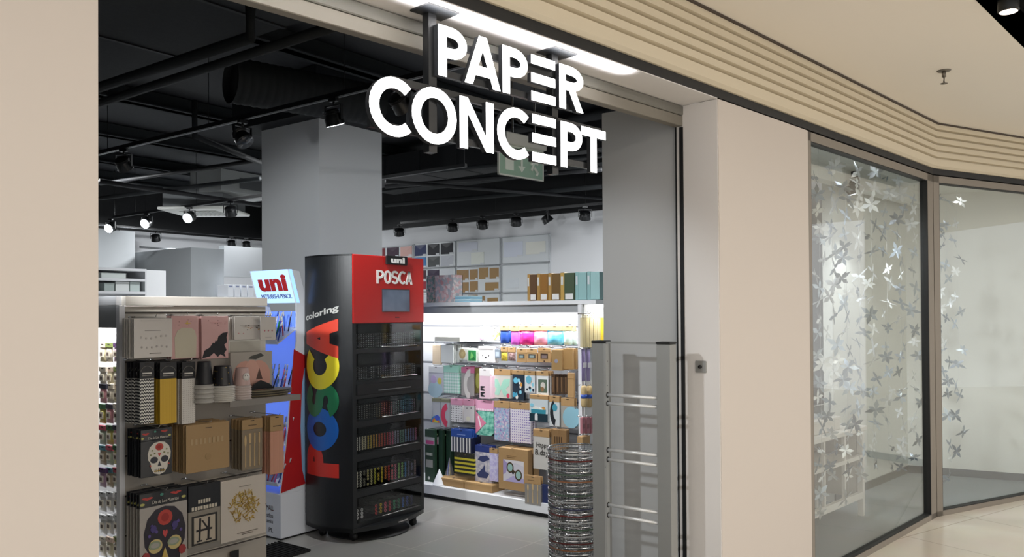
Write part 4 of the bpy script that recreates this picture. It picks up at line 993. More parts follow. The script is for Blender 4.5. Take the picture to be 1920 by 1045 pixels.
U('napkin_pack','olive green round napkin pack half hidden in the third row',(890,690,900,738),.2,mat('7a7440',.4),deco=[(circ(.6,.5,.4,.3),'a8a85a')])
U('straw_pack','pink box with black zigzag print in the third row',(899,692,919,748),.3,mat('e6c4d2',.5),hdr=(.24,mat('f0eaea',.5)),deco=[([(.1,.06),(.5,.06),(.5,.1),(.25,.14),(.5,.18),(.5,.22),(.1,.22)],INK),([(.1,.26),(.5,.26),(.5,.3),(.25,.34),(.5,.38),(.5,.42),(.1,.42)],INK)],t=.04,behind=1)
bfly=[(.5,.5),(.35,.85),(.05,.9),(.1,.55),(.3,.4),(.15,.1),(.4,.08),(.52,.38),(.66,.06),(.92,.12),(.75,.4),(.95,.6),(.98,.9),(.65,.85)]
U('plate_pack','large pack with mint green butterfly shape and kraft header',(921,693,957,747),.24,mat('c9c6be',.4),hdr=KH(.2),deco=[([(a,.04+b*.72) for a,b in bfly],mat('9fd0bc',.4)),(circ(.12,.72,.08,.05),'c83a5a'),(circ(.88,.1,.08,.08),'c83a5a')],t=.03,behind=1)
def sea(n): return [(circ(random.uniform(.12,.88),random.uniform(.05,.7),random.uniform(.06,.14),random.uniform(.04,.09),8),random.choice(['4aa0c0','8acce0','d89a4a','e8e4dc','1c2a3a'])) for _ in range(n)]
U('topper_pack','dark pack of blue sea creature cake toppers in the third row',(961,695,982,751),.26,mat('2a3644',.4),hdr=KH(.14),deco=sea(10)+[(circ(.3,.66,.2,.1),'6abcd8')],t=.01,behind=1)
U('topper_pack','white pack of pale blue sea toppers in the third row',(984,696,1003,737),.26,mat('d6dce0',.4),hdr=KH(.2),deco=sea(7)+[(circ(.4,.6,.28,.18),'6ab4cc')],t=.01,behind=1)
U('topper_pack','framed white pack with sea animal photo in the third row',(1006,697,1028,741),.28,mat('e2e4e4',.4),hdr=KH(.18),deco=[(rc(.15,.1,.9,.66),'5a6a5a'),(circ(.55,.4,.2,.15),'c9c4bc'),(circ(.5,.25,.16,.1),'8a6a4a')],t=.01,behind=2,step=.03)
for i in range(4): U('candle_pack','slim brown candle pack, %s of four in the third row'%['first','second','third','last'][i],(1034+i*8,702,1041+i*8,740),.24,mat('4a3626',.5),deco=[(rc(.3,.1,.6,.85),'7a5c40')],t=.01,hook=None)
U('card_pack','tall narrow kraft pack against the right side panel',(1064,700,1076,746),.3,mat('b08c5e',.7),deco=[(rc(0,.76,1,.78),'7a5c3a')],t=.02)
# Row D
rb=[(band(.22,.12,.0+.07*i,.07+.07*i,0,180,12,.9),['c0d04a','e0b03a','e07a3a','3a8ac8'][i]) for i in range(4)][::-1]
U('number_pack','clear pack with rainbow and pink banana shapes at the left of the fourth row',(810,748,843,800),.24,mat('b9bcc0',.3,coat=.4),hdr=(.12,mat('8a8a70',.5)),deco=rb+[(rc(.48,.0,.5,.88),'77787c'),(band(.98,.42,.24,.46,110,250,12,1.),'d0405e'),(circ(.3,.3,.14,.1),'4a60c8')],t=.012,behind=1)
U('napkin_pack','white napkin pack with black polka dots and pink header',(845,748,867,792),.26,pat('dots','e6e4e4','2a2a30',52),hdr=(.27,mat('dc9cb6',.5)),t=.03,behind=1,step=.05)
U('napkin_pack','white napkin pack with pink header beside the polka dot one',(870,749,889,792),.26,mat('ddd8d8',.4),hdr=(.28,mat('dc9cb6',.5)),deco=[(circ(.4,.15,.2,.1),'e8e4d0'),(circ(.3,.6,.05,.03),'5a5a5a'),(circ(.7,.62,.05,.03),'5a5a5a')],t=.03,behind=1,step=.05)
U('balloon_pack','mint foil balloon pack with pink pennant and pink header',(892,751,925,817),.26,pat('noise','4a9a88','a0dcc8',30,.2),hdr=(.3,mat('e2a4c0',.5),[(rc(.04+.1*i,.0,.1+.1*i,.2),'f0dce6') for i in range(10)]),deco=[([(.02,.68),(.62,.36),(.02,.04)],mat('d8809c',.4)),([(.14,.52),(.2,.56),(.36,.24),(.28,.22)],'e8dce0')],t=.01,puff=.015,behind=1)
TD=pat('cells','d8ccd8','8a7ab8',75,.4,0,'9ab8d0')
U('napkin_pack','tie-dye lilac and blue pack with kraft header, left of two in the fourth row',(927,753,955,827),.27,TD,hdr=KH(.17),t=.03,behind=1,step=.05)
U('napkin_pack','tie-dye dotted pack with kraft header, right of two in the fourth row',(957,756,995,831),.27,pat('dots','e0dae4','7a68b0',48,.4),hdr=KH(.16),t=.03,behind=1,step=.05)
U('topper_pack','pack of teal and white ocean cake toppers with kraft header',(993,741,1027,791),.31,mat('cfd8dc',.4),hdr=KH(.16),deco=sea(14)+[(rc(0,.0,1,.3),'1c3440'),(rc(.1,.3,.9,.46),'3a90a4'),([(.3,.05),(.46,.05),(.46,.26),(.38,.33),(.3,.26)],'e4e8e8')],t=.012,behind=1)
U('topper_pack','white pack with dark curled fish shape and kraft header',(1030,743,1049,800),.3,mat('ced4d6',.4),hdr=KH(.2),deco=[(band(.75,.45,.35,.68,120,250,12,.7),'22262c'),(circ(.55,.62,.25,.12),'4a9ab0')],t=.012,behind=1)
U('plate_pack','clear pack with large pale blue disc at the right end of the fourth row',(1052,747,1077,803),.3,mat('a8a49c',.3,coat=.4),hdr=KH(.26),deco=[(circ(.75,.36,.62,.36,22),'8fbccc')],t=.02,behind=1)
# Row E
DG=mat('22402e',.5)
for i in range(3): U('card_pack','tall dark green pack, %s of three at the lower left'%['leftmost','middle','rightmost'][i],(797+i*15,806+i*0.5,815+i*15,907+i),.28-.05*i,DG,deco=([(rc(.0,.72,1,.86),'b9bcbc'),(rc(.1,.73,.9,.8),'c8508a')]+[(rc(.1,.3,.8,.44),'a8a8a0'),(circ(.4,.1,.12,.03),'d0d4cc')]+[(rc(.1+.12*k,.52,.16+.12*k,.57),'c8ccc4') for k in range(6)]) if i==0 else [(rc(.1,.9,.5,.93),'9ab08a')],t=.03,behind=1,step=.05)
BW=pat('vstripe','eceae6','1c2240',30,.4)
U('popcorn_pack','navy and white striped party bag pack with bright blue header',(846,806,884,849),.3,BW,hdr=(.34,mat('2c54a8',.45),[(rc(.3,.3,.7,.4),'8aa4d8')]),t=.03,behind=3,step=.03,blabel='striped party bag pack hung behind the front one',group='striped party bag packs')
U('napkin_pack','yellow and black striped napkin pack with dark header',(852,849,889,891),.3,pat('hstripe','d8cc3a','26261c',28,.4),hdr=(.24,pat('specks','2a2a20','a8a03a',60)),t=.05,behind=0)
U('napkin_pack','white pack with dark blue ship and castle print, navy header',(891,836,922,905),.28,pat('noise','d4cfd0','9a98b0',30,.4),hdr=(.18,mat('2a3a7a',.45)),deco=[([(.1,.2),(.2,.12),(.7,.12),(.85,.25),(.6,.3),(.6,.5),(.45,.38),(.3,.3)],'38406a'),([(.15,.6),(.5,.55),(.9,.65),(.7,.74),(.3,.7)],'38406a')],t=.02,behind=2,step=.03,blabel='ship print pack hung behind the front one',group='ship print packs')
U('napkin_pack','lilac tie-dye pack beside the glasses box',(918,841,933,903),.29,pat('cells','b8b0e0','d8d4ee',60,.4),hdr=KH(.15),t=.02)
gl_=[(rc(.16,.2,.86,.72),'d6d2dc'),([(.2,.2),(.86,.2),(.86,.3),(.5,.35)],'b8aed8'),([(.16,.72),(.4,.72),(.25,.4),(.16,.35)],'a89ac8'),([(.18,.72),(.86,.72),(.86,.6),(.6,.66),(.3,.64)],'e4dfe4'),
     (band(.4,.54,.085,.12,0,360,16,1.1),'4a3a22'),(circ(.4,.54,.085,.095,16),'9fc4be'),(band(.68,.38,.085,.12,0,360,16,1.1),'4a3a22'),(circ(.68,.38,.085,.095,16),'9fc4be'),(circ(.5,.42,.035,.03,10),'1c1c20'),([(.47,.47),(.51,.5),(.6,.43),(.58,.41)],'4a3a22')]
U('gift_box','square kraft frame box showing round party glasses on lilac card','box'if False else (935,842,990,920),.34,KU,deco=gl_+[(rc(.28,.82,.6,.825),'7a5c3a'),(rc(.3,.78,.55,.785),'7a5c3a')],t=.06,behind=1,step=.09,cat='box',blabel='kraft frame box standing behind the glasses one')
p_=U('topper_pack','white pack with black Happy Birthday cake topper lettering and kraft header',(1000,806,1030,881),.34,mat('ccc8c2',.4),hdr=KH(.18),t=.012,behind=2,step=.03,blabel='white topper pack hung behind the birthday one',group='birthday topper packs')
w,h=dims(p_); script(p_,'Happy',.2,.95,.52,.68,'22201e',w,h); script(p_,'B.day',.12,.95,.32,.50,'22201e',w,h)
U('card_pack','dark kraft pack with stripes half hidden by the baskets',(1034,806,1062,850),.34,mat('8a6a44',.7),deco=[(rc(.2+.15*k,.4,.26+.15*k,.7),'4a3420') for k in range(4)],t=.02,behind=1)
U('cutlery_pack','pack of wooden cutlery with kraft header on the base deck',(984,893,1014,947),.38,mat('8f8a84',.25,coat=.4),hdr=KH(.28,[(rc(.2,.4,.6,.46),'5a4028')]),deco=[(pts_,c_) for pts_,c_ in cutlery(3,.2,.3,'sfk')],t=.02,behind=1,hook=None)
U('card_pack','navy card pack beside the wooden cutlery on the base deck',(1014,909,1030,946),.36,mat('24305c',.5),t=.02,hook=None)
# party hats and boxes on the base deck
def cone(px,py0,py1,wpx,d,mt,label):
    u,zb_=RFr.hit(px,py1,d); z1=RFr.hit(px,py0,d)[1]; r_=abs(RFr.hit(px+wpx/2,py1,d)[0]-u); t_=E('party_hat',label,'party hat',RFr.w(u,-d,.1155),0)
    h=z1-.1155; MB().lathe([(r_,0),(r_*.97,.003),(r_*.05,h*.98),(0.001,h)],mt,24).build('cone',None,t_); MB().ring((0,0,.004),r_,.003,mt,24).build('brim',None,t_)
cone(824,880,912,20,.32,mat('e4e6ea',.5),'plain white cone party hat at the front left of the base deck')
cone(843,858,900,20,.2,mat('c8c6c8',.2,.9),'silver foil cone party hat behind the white one')
def fbx(px0,px1,pyb,label):
    d0,d1=.33,.12
    u0=RFr.hit(px0,pyb,d0)[0]; u1=RFr.hit(px1,pyb,d0)[0]; t_=E('kraft_box',label,'box',RFr.w((u0+u1)/2,-d0,.1155),-pi/2); w=u1-u0
    MB().box(-w/2,w/2,0,d0-d1,0,.062,KRAFT,.003).build('box_body',None,t_)
    MB().box(-w/2-.001,w/2+.001,-.001,d0-d1+.001,.05,.066,mat('bd9a6a',.75),.002).build('lid',None,t_)
    MB().tube([(0,.04,.066),(0,.04,.0668)],.012,mat('2e241a',.8),12).build('thumb_hole',None,t_)
fbx(821,869,915,'flat kraft box on the base deck, left of the pair'); fbx(871,923,927,'flat kraft box on the base deck, right of the pair')
# ---- second bay to the right
R2=Fr((0,yR1,0),0)
MB().box(hw,hw+.13,0,dp+.4,zv,ZU,LAM,.003).build('end_top_board',None,gu)
MB().box(hw+.001,hw+.012,.03,dp+.38,.05,zv-.001,mat('cfd0cf',.5)).build('end_slat_panel',None,gu)
MB().box(hw+.08,hw+.10,.05,dp+.3,zv-.02,zv-.004,LED).build('light_strip',None,gu)
area((GXF+.35,yR1-.085,zv-.03),.6,7,(.97,.98,1),(-.35,0,0),sy=.03)
for i in range(6): pack(R2,0,'streamer_pack','%s paper streamer bundle, %s of six on the gondola end by the pier'%('gold' if i!=5 else 'bright yellow',['first','second','third','fourth','fifth','last'][i]),'pack',(1092+i*7,590,1098+i*7,652),.045,pat('vstripe','d8cca8','b59c48',90) if i<5 else mat('e0c020',.5),hdr=(.1,mat('c9c0a0',.5)),t=.02,hook=gu)
for i in range(2): pack(R2,0,'ribbon_hank','lilac ribbon hank with white band, %s of the two'%['left','right'][i],'ribbon',(1092+i*9,655,1099+i*9,715),.045,pat('vstripe','8a7aa8','a898c4',140),deco=[(rc(0,.42,1,.58),'d8d4d8')],t=.015,puff=.01,hook=gu)
for i in range(3):
    u,z0_=R2.hit(1096+i*10,764,.05); z1_=R2.hit(1096+i*10,724,.05)[1]; t_=E('cord_spool','beige cord spool with blue label, %s on the gondola end'%['left one','middle one','right one'][i],'spool',R2.w(u,-.045,z0_))
    h=z1_-z0_; r_=.023; MB().lathe([(r_*.7,0),(r_,h*.1),(r_,h*.4),(r_*.8,h*.5),(r_,h*.6),(r_,h*.9),(r_*.7,h)],mat('c4ab7c',.8),16).build('cord',None,t_); MB().lathe([(r_*1.03,h*.42),(r_*1.03,h*.6)],mat('3a5ab0',.5),16).build('label_band',None,t_)
    add_hook(gu,R2,u,.03,z1_+.004)
for i in range(3): pack(R2,0,'ribbon_hank','dusty pink rolled ribbon, %s on the gondola end'%['left one','middle one','right one'][i],'ribbon',(1092+i*8,783,1098+i*8,813),.045,mat('b0757c',.6),deco=[(rc(.2,.3,.8,.6),'8a5a5e')],t=.02,hook=gu)
pack(R2,0,'kraft_box','small kraft carton on the gondola end above the wire baskets','box',(1092,818,1106,834),.06,KU,t=.045,hook=gu)
# =================================================================== THINGS ON TOP OF THE UNIT
TFr=Fr((GXF+.08,0,0),-pi/2)
def topbox(px0,px1,py0,mt,name,label,cat,depth,parts,group=None,d=0):
    u0=TFr.hit(px0,560,d)[0]; u1=TFr.hit(px1,560,d)[0]; z1=TFr.hit((px0+px1)/2,py0,d)[1]; w=u1-u0; h=z1-ZU-.001
    t_=E(name,label,cat,TFr.w((u0+u1)/2,-d,ZU+.001),-pi/2,group); parts(t_,w,h,depth,mt); return t_
def album(t_,w,h,dp_,mt):
    MB().box(-w/2,w/2-.012,0,dp_,0,h,mt,.002).build('cover',None,t_)
    MB().box(-w/2+.004,w/2-.016,-.003,.0,.006,h-.006,mat('e8e0e0',.5)).build('page_block',None,t_)
FLW=pat('cells','f6eeee','dca4a8',38,.4,0,'c4c4ca')
u_=topbox(816,850,516,FLW,'scrapbook_paper_pad','thick pad of floral scrapbook paper on top of the gondola','paper pad',.12,lambda t_,w,h,dp_,mt:(MB().box(-w/2,w/2,0,dp_,0,h,mt,.001).build('cover_sheet',None,t_),MB().box(-w/2,w/2,dp_,dp_+.006,0,h,mat('2a2a2e',.5)).build('back_cover',None,t_)))
topbox(800,815,517,pat('cells','b4beba','6a8a84',60,.4,0,'d9b8b8'),'scrapbook_paper_pad','grey-green patterned paper pad left of the floral pad','paper pad',.12,lambda t_,w,h,dp_,mt:(MB().box(-w/2,w/2-.002,0,dp_,0,h,mt,.001).build('cover_sheet',None,t_),))
for k in range(4):
    u0=TFr.hit(853,560,0)[0]; u1=TFr.hit(882,560,0)[0]; w=u1-u0; t_=MB().box(-w/2,w/2,0,.16,0,.013,mat(['a8d4e8','c9e6f0','8ac4e0','b8dcea'][k],.4),.001).build('paper_stack',None,None,TFr.w((u0+u1)/2,0,ZU+.001+.0138*k),-pi/2)
    tag(t_,'light blue paper ream on the gondola top, %s from the bottom'%['first','second','third','fourth'][k],'paper','light blue paper reams on the gondola top')
def binder(col,spine,label,px0,px1,py0):
    def parts(t_,w,h,dp_,mt):
        MB().box(-w/2,-w/2+w*.28,0,dp_,0,h,mat(spine,.35,.3 if spine!='8ab0b0' else 0),.003).build('spine',None,t_)
        MB().box(-w/2+w*.28,w/2,.002,dp_,0.003,h-.004,mat(col,.6),.002).build('cover',None,t_)
        MB().box(-w/2+w*.05,-w/2+w*.2,-.002,0,h*.55,h*.86,mat('c9ccce',.5)).build('spine_label',None,t_)
        if spine!='8ab0b0': MB().box(-w/2+w*.34,w/2-w*.1,0.0,.002,h*.04,h*.24,mat('d8d8d6',.5)).build('barcode_sticker',None,t_)
    topbox(px0,px1,py0,None,'ring_binder',label,'binder',.26,parts)
binder('5a4028','b89458','gold ring binder with dark brown cover, leftmost on the gondola top',989,1006,514)
binder('8a6028','b89458','gold ring binder with amber cover, second from the left',1007,1027,513)
binder('6a5028','b89458','gold ring binder with olive brown cover, third from the left',1028,1050,512)
binder('3e4e38','c9a860','gold-edged ring binder with dark green cover',1051,1077,511)
binder('8ab0b0','8ab0b0','teal blue ring binder beside the green one',1079,1100,510)
binder('94b8b8','8ab0b0','teal blue ring binder furthest to the right on the top',1101,1124,509)
# =================================================================== TRACKS AND SPOTLIGHTS
SPM = mat('101113',.35)
LENSM = mat((.92,.96,1.), emit=16); LENSD = mat('3a3d42',.15,.5)
def track(name_label, p, q):
    p=Vector(p); q=Vector(q); d=(q-p); L_=d.length; a=math.atan2(d.y,d.x)
    t_=E('lighting_track',name_label,'lighting track',p,a)
    MB().box(0,L_,-.017,.017,-.0,.032,SPM).build('rail',None,t_)
    MB().box(0,L_,-.0185,-.017,0,.004,mat('77797c',.3,.8)).build('rail_edge',None,t_)
    MB().box(0,L_,-.005,.005,-.002,0,mat('3a3c40',.4)).build('slot',None,t_)
    n=int(L_//1.5)+1
    for i in range(n+1): MB().tube([(min(L_-.02,.02+i*1.5),0,.032),(min(L_-.02,.02+i*1.5),0,.7)],.003,SPM,5).build('suspension_wire',None,t_)
def lamp(label, loc, aim, lit=False, r_=.062, power=60, ang=70):
    loc=Vector(loc); a=Vector(aim)-loc; yaw=math.atan2(a.y,a.x)
    t_=E('track_spotlight',label,'spotlight',loc,yaw+pi/2)       # local -Y looks along the aim
    MB().box(-.035,.035,-.015,.015,-.024,0,SPM,.003).tube([(0,0,-.024),(0,0,-.045)],.008,SPM,8).build('track_adapter',None,t_)
    y_=MB(); w=r_+.014
    y_.box(-w,w,-.006,.006,-.052,-.045,SPM); y_.box(-w,-w+.006,-.009,.009,-.145,-.045,SPM); y_.box(w-.006,w,-.009,.009,-.145,-.045,SPM); y_.build('yoke',None,t_)
    tilt=math.atan2(-a.z, math.hypot(a.x,a.y))
    d=Vector((0,-math.cos(tilt),-math.sin(tilt))); c=Vector((0,0,-.13))
    h=MB(); prof=[(-.06,r_*.45),(-.055,r_*.6),(-.03,r_*.8),(-.0,r_*.98),(.03,r_*1.0),(.04,r_*1.06),(.044,r_*1.06)]
    rings=[]
    h.tube([c+d*a_ for a_,_ in prof],[b_ for _,b_ in prof],SPM,18)
    for k in (-.05,-.042,-.034): h.tube([c+d*k,c+d*(k+.003)],r_*.98,SPM,18)
    h.build('lamp_head',None,t_)
    MB().tube([c+d*.0442,c+d*.047],r_*.92,LENSM if lit else LENSD,18).build('lens',None,t_)
    if lit:
        q=loc+c+ (Vector((aim[0],aim[1],aim[2]))-loc-c).normalized()*.07
        spot(q,aim,power,COOL,ang,.05)
    return t_
TZ=3.0
track('long front lighting track crossing the dark shop ceiling',(3.55,1.2,TZ),(3.55,6.6,TZ)) if False else None
def at_x(px,py,X): r=ray(px,py); return C0+r*(X/r.x)
track('nearest lighting track running from the left pier past the sign',(3.55,2.45,TZ),(3.55,7.2,TZ))
def on_track(px,X): p=at_x(px,300,X); return (X,p.y,TZ)
p=on_track(232,3.55); lamp('unlit track spotlight nearest the left pier on the front track',p,(5.5,p[1]+1,.6))
p=on_track(455,3.55); lamp('unlit track spotlight left of the column on the front track',p,(3.6,p[1]-1.2,1.6))
p=on_track(626,3.55); lamp('lit track spotlight in front of the square column, hanging left of the sign',p,(4.3,4.1,1.1),True,power=85)
p=on_track(752,3.55); lamp('bright lit track spotlight seen through the letter C of the sign',p,(5.3,3.5,1.5),True,power=130)
lamp('lit track spotlight out of view behind the left pier',(1.0,2.5,2.6),(3.9,2.3,1.2),True,power=85,ang=44)
lamp('second lit track spotlight out of view behind the left pier',(1.5,3.9,2.4),(4.6,5.3,1.6),True,power=190,ang=56)  # added out of view to brighten the column and the marker cabinet
# second track
track('second lighting track further back over the sales floor',(6.0,5.0,TZ),(6.0,11.6,TZ))
for px,lit,lb in ((207,1,'lit track spotlight at the far left of the second track'),(275,1,'lit track spotlight, middle one of three glowing at the left'),(355,1,'brightest lit track spotlight in front of the white ceiling cassette'),(432,0,'unlit track spotlight right of the white ceiling cassette')):
    p=on_track(px,6.0); lamp(lb,p,(2.4,p[1]-1.5,1.2) if lit else (7,p[1]+1,1),bool(lit),.07,60)
track('far lighting track in front of the back wall',(5.6,12.75,TZ),(9.6,12.75,TZ))
def at_y(px,Y): r=ray(px,450); q=C0+r*(Y/r.y); return (q.x,Y,TZ)
for px,lb in ((214,'leftmost'),(292,'second'),(434,'third'),(462,'fourth')):
    p=at_y(px,12.75); 
    lamp('small dark track spotlight, %s on the far track'%lb,p,(p[0]+.5,13.3,1.5),False,.07)
track('lighting track above the envelope boards on the right back wall',(9.2,2.6,TZ),(9.2,9.0,TZ))
for px,lb in ((748,'first'),(848,'second'),(904,'third'),(967,'fourth'),(1025,'fifth'),(1096,'last')):
    p=on_track(px,9.2); lamp('dark track spotlight above the envelope boards, %s from the left'%lb,p,(9.85,p[1]+(.5 if lb!='fifth' else -.8),1.4),False,.075)
# =================================================================== BLACK CEILING SERVICES
DK=mat('17181b',.6,spec=.35); DK2=mat('232628',.75,spec=.25); DK3=mat('15171a',.7,spec=.3)
def thing1(mb,name,label,cat,group=None): o_=mb.build(name); return tag(o_,label,cat,group)
mb=MB(); mb.box(4.6,5.7,5.5,6.7,3.34,3.74,DK3); struct(mb.build('beam_1'))
mb=MB(); mb.box(2.2,3.35,2.8,9.5,3.46,3.59,DK2)
for k in range(6): mb.box(2.195,3.355,3.2+k*1.1,3.23+k*1.1,3.45,3.592,DK)
thing1(mb,'air_duct','long black rectangular air duct above the front lighting track','duct')
mb=MB()
pth=[(5.0,4.25,3.52),(4.9,5.4,3.52),(4.85,5.45,3.52)]
A_=hz(432,150,3.26)
ax=Vector((A_.x,A_.y,3.26)); 
dd=Vector((.97,-.25,0))
q=MB(); rr_=.16
q.tube([ax+dd*(.02*i) for i in range(0,60)],[rr_*(1.0 if i%3 else 1.03) for i in range(60)],DK2,22,cap=False)
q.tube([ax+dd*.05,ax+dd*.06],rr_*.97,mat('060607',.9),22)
thing1(q,'spiral_duct','round black spiral duct with open end hanging under the dark ceiling','duct')
def pipe(pts,r_,label,m=DK):
    thing1(MB().tube(pts,r_,m,10),'ceiling_pipe',label,'pipe')
a_=hz(183,165,3.2);b_=hz(470,70,3.2)
pipe([(a_.x,a_.y,3.2),(b_.x,b_.y,3.2),(b_.x,b_.y,3.45)],.035,'thick dark pipe at the upper left of the shop ceiling',DK2)
a_=hz(183,195,3.15);b_=hz(640,45,3.15)
pipe([(a_.x,a_.y,3.15),(b_.x,b_.y,3.15)],.03,'long dark pipe running under the upper left pipe',DK2)
a_=hz(365,255,3.1);b_=hz(487,305,3.1)
pipe([(a_.x,a_.y,3.4),(a_.x,a_.y,3.1),(b_.x,b_.y,3.1)],.025,'bent dark pipe left of the square column',DK2)
for i,(x0,y0,x1,y1,z_,lb) in enumerate(((187,345,487,300,3.2,'thin pipe left of the column, upper one'),(187,372,487,335,3.15,'thin pipe left of the column, middle one'),(187,340,487,385,3.1,'thin pipe left of the column sloping to the right'),
        (723,330,1128,290,3.25,'thin pipe right of the column, upper one'),(723,350,1128,318,3.2,'thin pipe right of the column, middle one'),(723,385,1128,350,3.15,'thin pipe right of the column, lower one'),(723,340,1128,372,3.1,'thin pipe right of the column sloping down'))):
    a_=hz(x0,y0,z_);b_=hz(x1,y1,z_); pipe([a_,b_],.022+.004*(i%3),lb,DK2 if i%2 else DK)
for i,(x,y0,y1,w_) in enumerate(((7.3,2.9,8.0,.5),(8.3,2.9,8.6,.35))):
    mb=MB(); mb.box(x,x+w_,y0,y1,3.3+.06*i,3.59,DK2 if i else DK); 
    fl=MB()
    for k in range(8): fl.box(x-.004,x+w_+.004,y0+.3+.6*k,y0+.33+.6*k,3.296+.06*i,3.589,DK3)
    o5=thing1(mb,'air_duct','%s black air duct over the back of the sales floor'%('wide','narrow')[i],'duct'); fl.build('flanges',None,o5)
for i,y in enumerate((3.4,5.0,7.4,9.0,10.6,12)):
    mb=MB(); mb.box(-1.9,9.8,y,y+.09,3.6,3.74,DK2); mb.box(-1.9,9.8,y-.04,y+.13,3.6,3.615,DK2)
    struct(mb.build('beam_%d'%(i+2)))
# ceiling cassettes
q=hz(385,400,2.98)
t_=E('ceiling_cassette','white square air conditioning cassette under the black ceiling at the left','air conditioner',(q.x,q.y,2.98),.6)
MB().box(-.45,.45,-.45,.45,0,.04,mat('dfe0da',.4),.01).build('grille_panel',None,t_)
g_=MB(); g_.box(-.25,.25,-.25,.25,-.006,0,mat('b9bab4',.5)); 
for k in range(8): g_.box(-.24,.24,-.22+.06*k,-.21+.06*k,-.009,-.006,mat('8a8b86',.5))
g_.build('intake_grille',None,t_)
MB().box(-.4,.4,-.4,.4,.04,.3,mat('6c6f70',.5,.4)).build('housing',None,t_)
q=hz(385,360,3.2)
t_=E('ventilation_unit','pale grey ventilation box above the white ceiling cassette','air conditioner',(q.x,q.y,3.2),.1)
MB().box(.0,1.0,-.3,.3,0,.28,mat('9a9d9c',.5)).build('housing',None,t_); MB().box(.3,.7,-.305,-.3,.06,.2,mat('55585a',.6)).build('access_hatch',None,t_)
# exit sign behind the shop sign
XF=Fr(FF.w(0,3.3,0),A_F)
def xf_(px,py): u,z=XF.hit(px,py); return u,z
ua,zb_=xf_(935,327); ub=xf_(1019,339)[0]; zt_=xf_(935,268)[1]
t_=E('exit_sign','pale green hanging emergency exit sign with running man behind the shop sign','sign',XF.w((ua+ub)/2,0,zb_),A_F)
w=ub-ua; h=zt_-zb_
MB().box(-w/2,w/2,0,.008,0,h,mat('9dbfae',.3)).build('sign_plate',None,t_)
f_=MB(); 
for r4 in ((-w/2,w/2,0,.008),(-w/2,w/2,h-.008,h),(-w/2,-w/2+.008,0,h),(w/2-.008,w/2,0,h)): f_.box(r4[0],r4[1],-.003,.011,r4[2],r4[3],mat('dfe8e2',.4))
f_.build('frame',None,t_)
Wm=mat('e4efe8',.4); pg=MB()
pg.box(-w*.36,-w*.18,-.003,0,h*.2,h*.75,Wm); pg.build('door_symbol',None,t_); pg=MB(); pg.box(w*.0-.008,.008,-.003,0,h*.35,h*.75,Wm); pg.prism([(-.03,h*.38),(.03,h*.38),(0,h*.18)],-.003,0,Wm)
pg.build('arrow_symbol',None,t_); pg=MB(); pg.prism(circ(w*.30,h*.72,.018),-.003,0,Wm)
for a,b_ in (((.22,.3),(.28,.6)),((.28,.6),(.36,.52)),((.28,.6),(.2,.5)),((.28,.42),(.36,.25)),((.36,.25),(.33,.15))): pg.tube([(w*a[0],-.001,h*a[1]),(w*b_[0],-.001,h*b_[1])],.009,Wm,6)
pg.build('running_man_symbol',None,t_)
MB().box(-w*.4,w*.5,-.03,.03,h,h+.07,mat('c9ccc8',.4),.006).build('lamp_housing',None,t_)
MB().tube([(-w*.2,0,h+.07),(-w*.2,0,3.75-zb_)],.006,SPM,6).tube([(w*.3,0,h+.07),(w*.3,0,3.75-zb_)],.006,SPM,6).build('hanger',None,t_)
# =================================================================== ENVELOPE BOARDS ON THE BACK WALL
WX=9.85; WFr=Fr((WX,0,0),-pi/2)
def Z8(x,y): return (710+x/4.465, 390+y/4.465)
def brd(x0,y0,x1,y1,label,sw):
    A=Z8(x0,(y0+y1)/2); Bp=Z8(x1,(y0+y1)/2); u0=WFr.hit(*A)[0]; u1=WFr.hit(*Bp)[0]
    xm=(x0+x1)/2; z1=WFr.hit(*Z8(xm,y0))[1]; z0=WFr.hit(*Z8(xm,y1))[1]
    t_=E('envelope_board',label,'display board',WFr.w((u0+u1)/2,-.03,z0),-pi/2); w=u1-u0; h=z1-z0
    MB().box(-w/2,w/2,0,.025,0,h,mat('d9dde0',.25,coat=.4),.003).build('board',None,t_)
    fm=MB(); fc=mat('a9adb0',.4)
    for r4 in ((-w/2,w/2,0,.012),(-w/2,w/2,h-.012,h),(-w/2,-w/2+.012,0,h),(w/2-.012,w/2,0,h)): fm.box(r4[0],r4[1],-.006,0,r4[2],r4[3],fc)
    fm.build('frame',None,t_)
    for (a,b_,c,d,col) in sw:
        k=MB().box(-w/2+w*a,-w/2+w*c,-.006,0,h*(1-d),h*(1-b_),mat(col,.6),.001)
        k.box(-w/2+w*(c-.28*(c-a)),-w/2+w*c,-.008,-.006,h*(1-d),h*(1-d)+.025,mat('cfd2d6',.5))
        k.prism([(-w/2+w*a,h*(1-b_)),(-w/2+w*c,h*(1-b_)),(-w/2+w*(a+c)/2,h*(1-b_-(d-b_)*.45))],-.0075,-.006,mat(col,.45)); k.build('envelope_sample',None,t_)
brd(-60,325,298,500,'board with dark red, plum and pink envelopes beside the column',[(.2,.05,.36,.5,'7a1c28'),(.41,.05,.68,.5,'3a1c34'),(.72,.05,.98,.5,'d6aaa2'),(.41,.55,.68,.95,'8a2a34'),(.72,.55,.98,.95,'c98a80')])
brd(308,290,652,500,'board with navy, black and blue envelopes, second from the column',[(.02,.06,.3,.5,'1c2a5a'),(.34,.06,.62,.5,'15161f'),(.66,.06,.95,.5,'15161f'),(.02,.56,.3,.97,'3a7ab0'),(.34,.56,.62,.97,'4a4e4e'),(.66,.56,.95,.97,'b9bcc4')])
brd(660,262,1028,484,'left one of two glossy boards with barely visible white envelopes',[(.06,.1,.5,.45,'d2d6e2'),(.35,.5,.64,.95,'dfe2da')])
